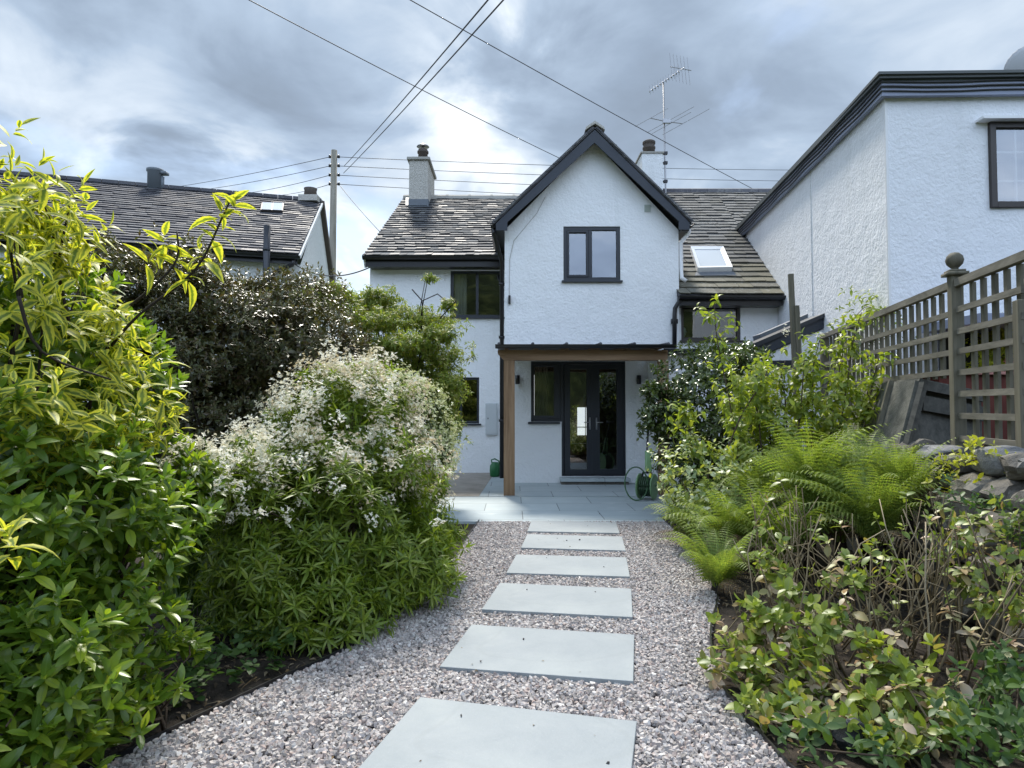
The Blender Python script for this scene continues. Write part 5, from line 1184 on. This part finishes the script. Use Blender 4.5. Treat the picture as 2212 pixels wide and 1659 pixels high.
fl_ = Leaves(); florets(fl_, np.concatenate([fp[fade], pe[fe]]), unit(np.concatenate([NC[fsel][fade], ne[fe]])+np.array([0, 0, .5])), rg, 14, .028, .0165); fl_.build('faded_blossom', M_FADED, sh)
q, _ = blob(cho, 60, rg, (.7, .9), .1, .1); branches((-1.05, 4.2, 0), q, .012, M_STEM, sh, rg)
# ---- 6 cream flowered shrub behind it
cre = [(PV(885, 930, 5.1), (.27, .3, .36)), (PV(920, 1000, 5.1), (.19, .25, .34)), (PV(860, 870, 5.2), (.24, .3, .22))]
sh = thing('cream_flowered_shrub', 'rounded shrub of cream flower heads between the white blossom and the house', 'shrub', (-.75, 5.15, 0)); lv = Leaves()
tov = [T_(1, .6, 'oval', .4, .2, 3)]
p, n = blob(cre, 700, rg, (.85, 1.03), .15, .05); shoots(lv, tov, p, unit(n+np.array([0, 0, .5])+rg.normal(0, .3, n.shape)), 6, .06, rg, (0, 50), .03); lv.build('foliage', M_CAM, sh)
fl_ = Leaves(); s_ = (p[:, 2] > .75); florets(fl_, p[s_]+n[s_]*.04, unit(n[s_]+np.array([0, 0, .6])), rg, 14, .034, .019, 4); fl_.build('blossom', M_CREAM, sh); branches((-.75, 5.15, 0), p[::40], .012, M_STEM, sh, rg)
# ---- 7 ground cover and strap leaves at left
lv = Leaves(); n_ = 170; pos = np.stack([rg.uniform(-1.75, -.75, n_), rg.uniform(2.75, 3.6, n_), rg.uniform(.02, .12, n_)], -1)
ok = ~inpoly(pos[:, 0]+.1, pos[:, 1], poly) & (pos[:, 0] < -1.02+.0*pos[:, 1]); pos = pos[ok]; shoots(lv, [T_(1, .8, 'oval', .3, .15, 3)], pos, unit(rg.normal(0, .3, pos.shape)+np.array([0, 0, 1])), 5, .05, rg, (0, 30), .02)
o = lv.build('ground_cover', M_WEED, None); tag(o, 'low dark round-leaved ground cover on the soil under the white-flowered shrub', 'ground cover', kind='stuff')
lv = Leaves(); ts = T_(1, .06, 'lance', .7, .3, 6); bp = PV(415, 1160, 3.9); bp[2] = 0
k_ = 26; pos = bp+np.stack([rg.normal(0, .06, k_), rg.normal(0, .06, k_), np.zeros(k_)], -1); d_ = unit(rg.normal(0, .28, (k_, 3))+np.array([0, 0, 1])); lv.add(place(ts, pos, d_, rg.normal(0, 1, (k_, 3)), rg.uniform(.7, 1.25, k_)))
tag(lv.build('strap_leaf_clump', M_IRIS, None), 'upright clump of strap leaves in the dark gap beside the white-flowered shrub', 'plant')

# ---- right side
cam_e = [(PV(1535, 840, 7.6), (.55, .5, .52)), (PV(1560, 900, 7.5), (.60, .5, .5)), (PV(1440, 900, 7.6), (.30, .35, .26)), (PV(1415, 845, 7.6), (.14, .18, .12)), (PV(1540, 1000, 7.5), (.6, .5, .5)), (PV(1600, 780, 7.6), (.3, .3, .22))]
sh = thing('camellia_bush', 'dark glossy evergreen bush in front of the right porch post', 'shrub', (2.3, 7.6, 0)); lv = Leaves()
p, n = blob(cam_e, 1500, rg, (.78, 1.06), .25, .1); shoots(lv, [T_(1, .5, 'oval', .35, .25, 3)], p, unit(n*.8+np.array([0, -.1, .6])+rg.normal(0, .35, n.shape)), 7, .075, rg, (-5, 55), .06)
p, n = blob(cam_e, 500, rg, (.4, .78), .1, .1); shoots(lv, [T_(1, .5, 'oval', .35, .25, 2)], p, unit(n+rg.normal(0, .5, n.shape)), 6, .08, rg, (0, 55), .06)
lv.build('foliage', M_CAM, sh); branches((2.3, 7.6, 0), p[::12], .014, M_STEMD, sh, rg)
# tall climber
sh = thing('tall_climber', 'tall light green leafy plant with upright stems before the trellis', 'shrub', (2.75, 6.2, 0)); lv = Leaves(); mb = MB()
stems = [[(1590, 1000), (1575, 860), (1552, 740), (1543, 650)], [(1700, 1010), (1690, 860), (1692, 820), (1697, 780)], [(1752, 1010), (1750, 860), (1760, 800), (1766, 735)], [(1800, 1000), (1830, 850), (1850, 740), (1858, 675)], [(1650, 1000), (1640, 900), (1632, 850), (1628, 800)], [(1780, 1000), (1800, 900), (1815, 800), (1820, 740)], [(1560, 1000), (1600, 900), (1640, 830), (1660, 800)], [(1850, 1010), (1870, 900), (1890, 820), (1900, 770)], [(1720, 1000), (1725, 900), (1735, 820), (1740, 780)], [(1670, 1000), (1665, 930), (1650, 860), (1645, 800)], [(1530, 1010), (1500, 950), (1480, 900), (1470, 880)]]
pos, axs = [], []
for st_ in stems:
    Y = rg.uniform(5.7, 6.4); pts = smooth_line([P(a+rg.normal(0, 4), b, Y) for a, b in st_], 6); base = Vector((pts[0].x, Y, 0)); pts = [base]+pts
    mb.tube(pts, [.008*(1-.6*i/len(pts)) for i in range(len(pts))], 6)
    for i in range(4, len(pts)):
        for _ in range(2):
            d = (pts[min(i+1, len(pts)-1)]-pts[i-1]).normalized(); o_ = Vector(rg.normal(0, .075, 3)); pos.append(np.array(pts[i]+o_)); axs.append(np.array(d*.7+o_*4))
mb.build('stem', M_STEM, sh, True); pos = np.array(pos); axs = unit(np.array(axs)+rg.normal(0, .2, pos.shape))
cl_e = [(PV(1690, 900, 6.2), (.42, .4, .36)), (PV(1800, 890, 6.0), (.40, .4, .34)), (PV(1640, 960, 6.2), (.4, .4, .34)), (PV(1850, 860, 6.2), (.2, .3, .2)), (PV(1600, 860, 6.6), (.26, .3, .26))]
pc__, nc__ = blob(cl_e, 430, rg, (.55, 1.1), .3, .2, .6, .3, .3); pos = np.concatenate([pos, pc__]); axs = np.concatenate([axs, unit(nc__*.6+np.array([0, -.1, .7])+rg.normal(0, .3, nc__.shape))])
tcl = [T_(1, .42, 'lance', d_, .25, 4) for d_ in (.9, .5, 1.2)]
shoots(lv, tcl, pos, axs, 6, .095, rg, (-25, 50), .05, .3, -.15); lv.build('foliage', M_CLIMB, sh)
fl_ = Leaves(); fp = np.array([PV(1772, 722, 6.0), PV(1700, 716, 6.0), PV(1665, 850, 6.0)]); florets(fl_, fp, np.array([[0, -.3, 1.]]*3), rg, 14, .025, .02, 4); fl_.build('blossom', M_PETAL, sh)
# pale leaved shrub by the patio corner
pal = [(PV(1500, 1020, 5.9), (.36, .36, .32)), (PV(1560, 1080, 5.6), (.34, .36, .34)), (PV(1475, 1080, 5.9), (.16, .25, .25))]
sh = thing('pale_leaved_shrub', 'small shrub with pale cream-splashed leaves among the ferns by the patio', 'shrub', (1.7, 5.8, 0)); lv = Leaves()
p, n = blob(pal, 330, rg, (.8, 1.1), .2, .1); shoots(lv, [T_(1, .6, 'oval', .4, .2, 3)], p, unit(n+np.array([0, 0, .6])+rg.normal(0, .35, n.shape)), 5, .06, rg, (-5, 45), .05); lv.build('foliage', M_PALE, sh); branches((1.7, 5.8, 0), p[::20], .008, M_STEM, sh, rg)
# ferns
def frond(npin=24, pl=.16, tl=1.0, arch=1.0):
    V, U, Fq = [], [], []; x = z = 0.0; an = 1.15; pts = []
    for i in range(npin+1): pts.append((x, z, an)); x += math.cos(an)*tl/npin; z += math.sin(an)*tl/npin; an -= arch*1.5/npin*(.4+1.2*i/npin)
    def quad(a, b, c, d):
        k = len(V); V.extend([a, b, c, d]); U.extend([(.5, 0), (0, .5), (.5, 1), (1, .5)]); Fq.append((k, k+1, k+2, k+3))
    for i in range(npin):
        (x0, z0, a0), (x1, z1, a1) = pts[i], pts[i+1]; w = .006*(1-i/npin)+.0015
        quad((x0, -w, z0), (x1, -w, z1), (x1, w, z1), (x0, w, z0))
        if i < 3: continue
        t = i/npin; L = pl*(math.sin(math.pi*(t*.80+.16))**.9)*(1-.35*t); up = Vector((-math.sin(a0), 0, math.cos(a0))); fwd = Vector((math.cos(a0), 0, math.sin(a0)))
        for sgn in (-1, 1):
            d = (Vector((0, sgn, 0))+fwd*.38-Vector((0, 0, .18))).normalized(); b = Vector((x0, 0, z0)); m = 7
            for j in range(m):
                s0, s1 = j/m, (j+1)/m; c = b+d*L*s0+Vector((0, 0, -.25*L*s0*s0)); c1 = b+d*L*s1+Vector((0, 0, -.25*L*s1*s1)); hw = L*.15*(1-s0*.8)+.001
                n2_ = fwd*hw
                quad(tuple(c), tuple((c+c1)/2+n2_+d*hw*.3), tuple(c1), tuple((c+c1)/2-n2_+d*hw*.3))
    return np.array(V), np.array(U), np.array(Fq)
FR = [frond(24, .185, 1.0, a) for a in (.8, 1.1, 1.4)]
ferns = [((1520, 1165), 5.6, 36, .80, 'feathery fern spilling over the patio corner', 1.2), ((1760, 1010), 4.9, 28, .98, 'tall upright fern with bright yellow-green fronds behind the bare stems', .75), ((1975, 1020), 4.35, 26, .62, 'fern at the right end of the fern bank against the stone wall', 1.0), ((1640, 1040), 5.5, 26, .8, 'fern at the foot of the tall climber behind the other ferns', .9), ((1880, 1000), 4.9, 22, .7, 'fern backing onto the stone wall behind the bright leaning fern', .85),
         ((1910, 1090), 4.25, 34, .80, 'bright green fern leaning on the stone wall', 1.0), ((1600, 1120), 5.0, 34, .88, 'mid-green fern between the patio-corner fern and the tall fern', 1.1), ((1560, 1250), 4.35, 22, .62, 'low dark fern arching over the gravel edge', 1.35), ((1690, 1130), 4.6, 26, .82, 'fern with drooping fronds just behind the bare stems', 1.2), ((1830, 1080), 4.6, 26, .88, 'fern standing between the tall fern and the wall fern', .9)]
for (dx, dy), Y, k, L, lb, flare in ferns:
    k, L = int(k*1.3), L*.86
    c = PV(dx, dy, Y); root = np.array([c[0], c[1]+.1, max(c[2]-L*.42, .02)]); sh = thing('fern', lb, 'fern', (c[0], c[1]+.1, 0), 'ferns in the right-hand bed'); lv = Leaves()
    ph = rg.uniform(0, 6.28, k)+np.linspace(0, 6.28, k); tilt = rg.uniform(.15, .7, k)*flare
    for i in range(k):
        h = np.array([math.cos(ph[i]), math.sin(ph[i]), 0]); d = unit(h[None]*1.0+np.array([[0, 0, rg.uniform(.0, .55)-.3*(tilt[i]-.4)]])); lv.add(place(FR[i % 3], (root+h*.03)[None], d, np.array([[0, 0, 1.]])+rg.normal(0, .12, (1, 3)), np.array([L*rg.uniform(.75, 1.2)])))
    lv.build('fronds_foliage', M_FERN, sh); lv = Leaves()
    for i in range(5):
        a_ = rg.uniform(0, 6.28); h = np.array([math.cos(a_), math.sin(a_), 0]); lv.add(place(FR[2], (root+h*.02)[None], unit(h[None]+np.array([[0, 0, rg.uniform(-.35, -.05)]])), np.array([[0, 0, 1.]])+rg.normal(0, .3, (1, 3)), np.array([L*rg.uniform(.5, .85)])))
    tag(lv.build('dead_foliage', M_LITTER, sh), 'brown withered fern fronds'); mb = MB(); mb.lathe([(.05, -.02), (.04, max(root[2], .04)), (.01, max(root[2], .04)+.03)], (root[0], root[1], 0), 8); mb.build('rootstock', M_STEMD, sh)
# bare stems of a hydrangea
rgs = np.random.default_rng(77)
def sticks(mb, root, n, hgt, spread, rg, r=.0055, tips=None):
    for i in range(n):
        b = Vector(root)+Vector((rg.normal(0, .16), rg.normal(0, .14), 0)); b.z = 0; d = Vector((rg.normal(0, spread), rg.normal(-.1, spread*.6), 1)).normalized(); pts = [b]; L = hgt*rg.uniform(.6, 1.1); p = b
        for k in range(5): d = (d+Vector(rg.normal(0, .24, 3))).normalized(); p = p+d*L/5; pts.append(p)
        mb.tube(pts, [r*(1-.09*k) for k in range(6)], 5)
        if tips is not None: tips.append((np.array(p), np.array(d)))
        for _ in range(2):
            j = rg.integers(2, 5); q = pts[j]; dd = (d+Vector(rg.normal(0, .6, 3))).normalized(); e1 = q+dd*L*.14; e2 = e1+(dd+Vector((0, 0, .5))).normalized()*L*.14; mb.tube([q, e1, e2], [r*.7, r*.55, r*.4], 5)
            if tips is not None: tips.append((np.array(e2), np.array(dd)))
thl = T_(1, .6, 'oval', .45, .2, 4)
sh = thing('bare_hydrangea', 'hydrangea of many tan bare stems in front of the ferns', 'shrub', (1.85, 3.6, 0)); mb = MB(); tips = []
for rt_p in (PV(1780, 1500, 3.55), PV(1880, 1480, 3.5), PV(1990, 1480, 3.35), PV(1700, 1480, 3.7), PV(2080, 1500, 3.2)): sticks(mb, rt_p, 15, .78, .27, rgs, .0045, tips)
mb.build('stems', M_STICK, sh, True); lv = Leaves(); sel = rgs.permutation(len(tips))[:60]; pos = np.array([tips[i][0] for i in sel]); axs = np.array([tips[i][1] for i in sel])+np.array([0, 0, .8]); shoots(lv, [thl], pos, axs, 5, .06, rg, (0, 50), .03, .3, -.05); lv.build('foliage', M_HYDR, sh)
# leafy hydrangea in front
hyd = [(1640, 1330, 3.1), (1700, 1290, 3.2), (1800, 1330, 3.0), (1750, 1400, 2.9), (1620, 1420, 2.95), (1680, 1480, 2.8), (1790, 1480, 2.75), (1880, 1420, 2.8), (1930, 1500, 2.6), (1850, 1550, 2.55), (1740, 1570, 2.55), (2000, 1470, 2.7), (1600, 1370, 3.1), (1960, 1580, 2.45), (2030, 1560, 2.5), (1690, 1390, 3.0), (1830, 1260, 3.2), (1660, 1230, 3.4), (1580, 1450, 2.9), (1650, 1560, 2.6), (1900, 1600, 2.4)]
sh = thing('leafy_hydrangea', 'low leafy hydrangea with green and pink-tinged leaves beside the curved edging', 'shrub', (1.3, 2.9, 0)); lv = Leaves(); lp = Leaves()
pos = np.concatenate([PV(*c)+rg.normal(0, .06, (11, 3)) for c in hyd]); pos[:, 2] = np.maximum(pos[:, 2], .06); axs = unit(rg.normal(0, .45, pos.shape)+np.array([-.1, -.3, 1.0])); s_ = rg.random(len(pos)) < .2
shoots(lv, [thl, T_(1, .66, 'oval', .25, .25, 4)], pos[~s_], axs[~s_], 7, .07, rg, (0, 62), .045, .3); shoots(lp, [thl], pos[s_], axs[s_], 6, .06, rg, (-25, 50), .04, .3, -.1)
lv.build('foliage', M_HYDR, sh); lp.build('pink_foliage', M_PINK, sh); mb = MB()
for i in range(0, len(pos), 2):
    p = Vector(pos[i]); b = Vector((p.x*.72+.45+rgs.normal(0, .08), p.y*.9+.28+rgs.normal(0, .08), -.02)); m1 = b.lerp(p, .5)+Vector((rgs.normal(0, .03), rgs.normal(0, .03), .03)); mb.tube([b, m1, p], [.0055, .0045, .003], 5)
mb.build('stem', M_STICK, sh, True)
# plant against the stone wall with pink rosettes
sh = thing('rosette_hydrangea', 'sparse stems with pink and cream leaf rosettes against the stone wall', 'shrub', (2.35, 3.1, 0)); mb = MB(); lv = Leaves()
ros = [(2070, 1235, 3.2), (2055, 1330, 3.05), (2130, 1130, 3.3), (2190, 1325, 2.95), (2125, 1385, 2.9), (2190, 1395, 2.85), (2175, 1180, 3.2), (2100, 1165, 3.35), (2205, 1240, 3.05), (2060, 1150, 3.5)]
pos = np.array([PV(*c) for c in ros]); pos = np.concatenate([pos, pos+rg.normal(0, .03, pos.shape)]); shoots(lv, [thl], pos, np.array([[0, -.15, 1.]]*len(pos)), 7, .062, rg, (-20, 35), .03, .3, -.05); lv.build('foliage', M_PINK, sh)
for c in ros:
    p = P(*c); b = Vector((p.x-.05+rgs.normal(0, .06), p.y-.05, 0)); mb.tube([b, b.lerp(p, .5)+Vector((rgs.normal(0, .03), 0, 0)), p], [.006, .005, .004], 5)
sticks(mb, PV(2140, 1480, 3.0), 9, .85, .22, rgs, .0055); mb.build('stems', M_STICK, sh, True)
# weeds on the wall and by its foot
def weed(label, cs, n, sz, m, k=5, sp=.06, tpl=None, name='wall_plant', cat='plant'):
    c0_ = P(*cs[0]); o = thing(name, label, cat, c0_); lv = Leaves(); pos = np.concatenate([PV(*c)+rg.normal(0, sp, (n, 3)) for c in cs]); pos[:, 2] = np.maximum(pos[:, 2], .03)
    shoots(lv, [tpl or T_(1, .5, 'oval', .4, .2, 3)], pos, unit(rg.normal(0, .5, pos.shape)+np.array([-.2, -.5, .8])), k, sz, rg, (-10, 50), .03); lv.build('foliage', m, o)
    ord_ = sorted(cs, key=lambda c: c[0]); pts = [P(*c)-Vector((0, 0, .02)) for c in ord_]; mb = MB(); mb.tube(smooth_line(pts, 4) if len(pts) > 1 else pts, .004, 5); mb.build('stem', M_STEM, o, True); return o
weed('yellow-green creeper trailing over the coping stones', [(2075, 1000, 3.95), (2110, 985, 3.9), (2150, 985, 3.8), (2040, 1030, 4.0)], 12, .045, M_GOLD)
weed('small green plant rooted in the joints of the stone wall', [(2120, 1090, 3.5), (2180, 1105, 3.35), (2060, 1075, 3.7), (2200, 1150, 3.2)], 14, .04, M_WEED)
weed('low green weeds at the foot of the stone wall in the bottom right corner', [(2180, 1520, 2.5), (2200, 1450, 2.6), (2120, 1540, 2.5), (2190, 1590, 2.3), (2100, 1610, 2.25), (2150, 1480, 2.7)], 15, .06, M_WEED)
weed('tangle of green and pinkish leaves hanging on the face of the stone wall', [(2060, 1130, 3.45), (2110, 1180, 3.2), (2170, 1230, 3.05), (2080, 1260, 3.2), (2150, 1300, 3.0), (2200, 1120, 3.2), (2030, 1190, 3.55), (2205, 1300, 2.85)], 13, .055, M_HYDR)
weed('dark ground plants under the leafy hydrangea', [(1800, 1610, 2.3), (1940, 1620, 2.25), (2010, 1600, 2.3), (1720, 1600, 2.4)], 8, .06, M_WEED, 4)
weed('golden shrub glowing behind the near trellis panel', [(2165, 745, 6.6), (2150, 780, 6.6), (2170, 715, 6.6), (2125, 790, 6.6)], 40, .07, M_GOLD, 6, .10, None, 'golden_shrub')
weed('dark red heather on the red planter at the right edge', [(2195, 793, 6.1), (2212, 790, 6.1), (2230, 785, 6.1)], 60, .03, M_HEATHER, 6, .05, None, 'red_heather')
weed('leafy climber spilling over the trellis top rail by the white wall', [(1868, 660, 7.3), (1890, 665, 7.2), (1840, 690, 7.4), (1910, 680, 7.1)], 14, .075, M_CLIMB, 6, .09, tcl[0], 'trellis_climber')
weed('leaves threading the far trellis panel', [(1880, 740, 6.9), (1930, 720, 6.6), (1850, 760, 7.1)], 16, .05, M_CAM, 5, .12, None, 'trellis_climber')
vs, fs = rock(tuple(G(1835, 1612)+Vector((0, 0, .04))), (.075, .05, .07), rg, n=3); tag(MB().add(vs, fs).build('slate_rock', M_ROCK, None, False), 'dark flat rock lying on the soil at bottom right', 'rock')
# litter on the soil
lv = Leaves(); n_ = 9000; x = rg.uniform(-2.6, 2.6, n_); y = rg.uniform(1.5, 5.2, n_); ok = ~inpoly(x, y, poly) & ((x < -.2) | (x > .6)); x, y = x[ok], y[ok]
pos = np.stack([x, y, rg.uniform(-.016, .0, len(x))], -1); hd = rg.uniform(0, 6.28, len(x)); lv.add(place(T_(1, .35, 'oval', .8, .3, 2), pos, np.stack([np.cos(hd), np.sin(hd), rg.uniform(-.05, .35, len(x))], -1), np.array([[0, 0, 1.]])+rg.normal(0, .5, (len(x), 3)), rg.uniform(.015, .05, len(x))))
s_ = rg.permutation(len(x))[:1500]; lv.add(place(T_(1, .03, 'lance', .8, .1, 3), pos[s_], np.stack([np.cos(hd[s_]), np.sin(hd[s_]), rg.uniform(0, .3, len(s_))], -1), np.array([[0, 0, 1.]])+rg.normal(0, .5, (len(s_), 3)), rg.uniform(.06, .16, len(s_))))
tag(lv.build('leaf_litter', M_LITTER, None), kind='stuff')

lv = Leaves(); n_ = 130; x = rg.uniform(-1.6, 1.7, n_); y = rg.uniform(1.8, 7.0, n_); ok = inpoly(x, y, poly); x, y = x[ok], y[ok]; hd = rg.uniform(0, 6.28, len(x))
lv.add(place(T_(1, .45, 'oval', .6, .3, 2), np.stack([x, y, np.full(len(x), .031)], -1), np.stack([np.cos(hd), np.sin(hd), rg.uniform(0, .2, len(x))], -1), np.array([[0, 0, 1.]])+rg.normal(0, .3, (len(x), 3)), rg.uniform(.008, .022, len(x))))
tag(lv.build('fallen_leaves', M_LITTER, None), kind='stuff')
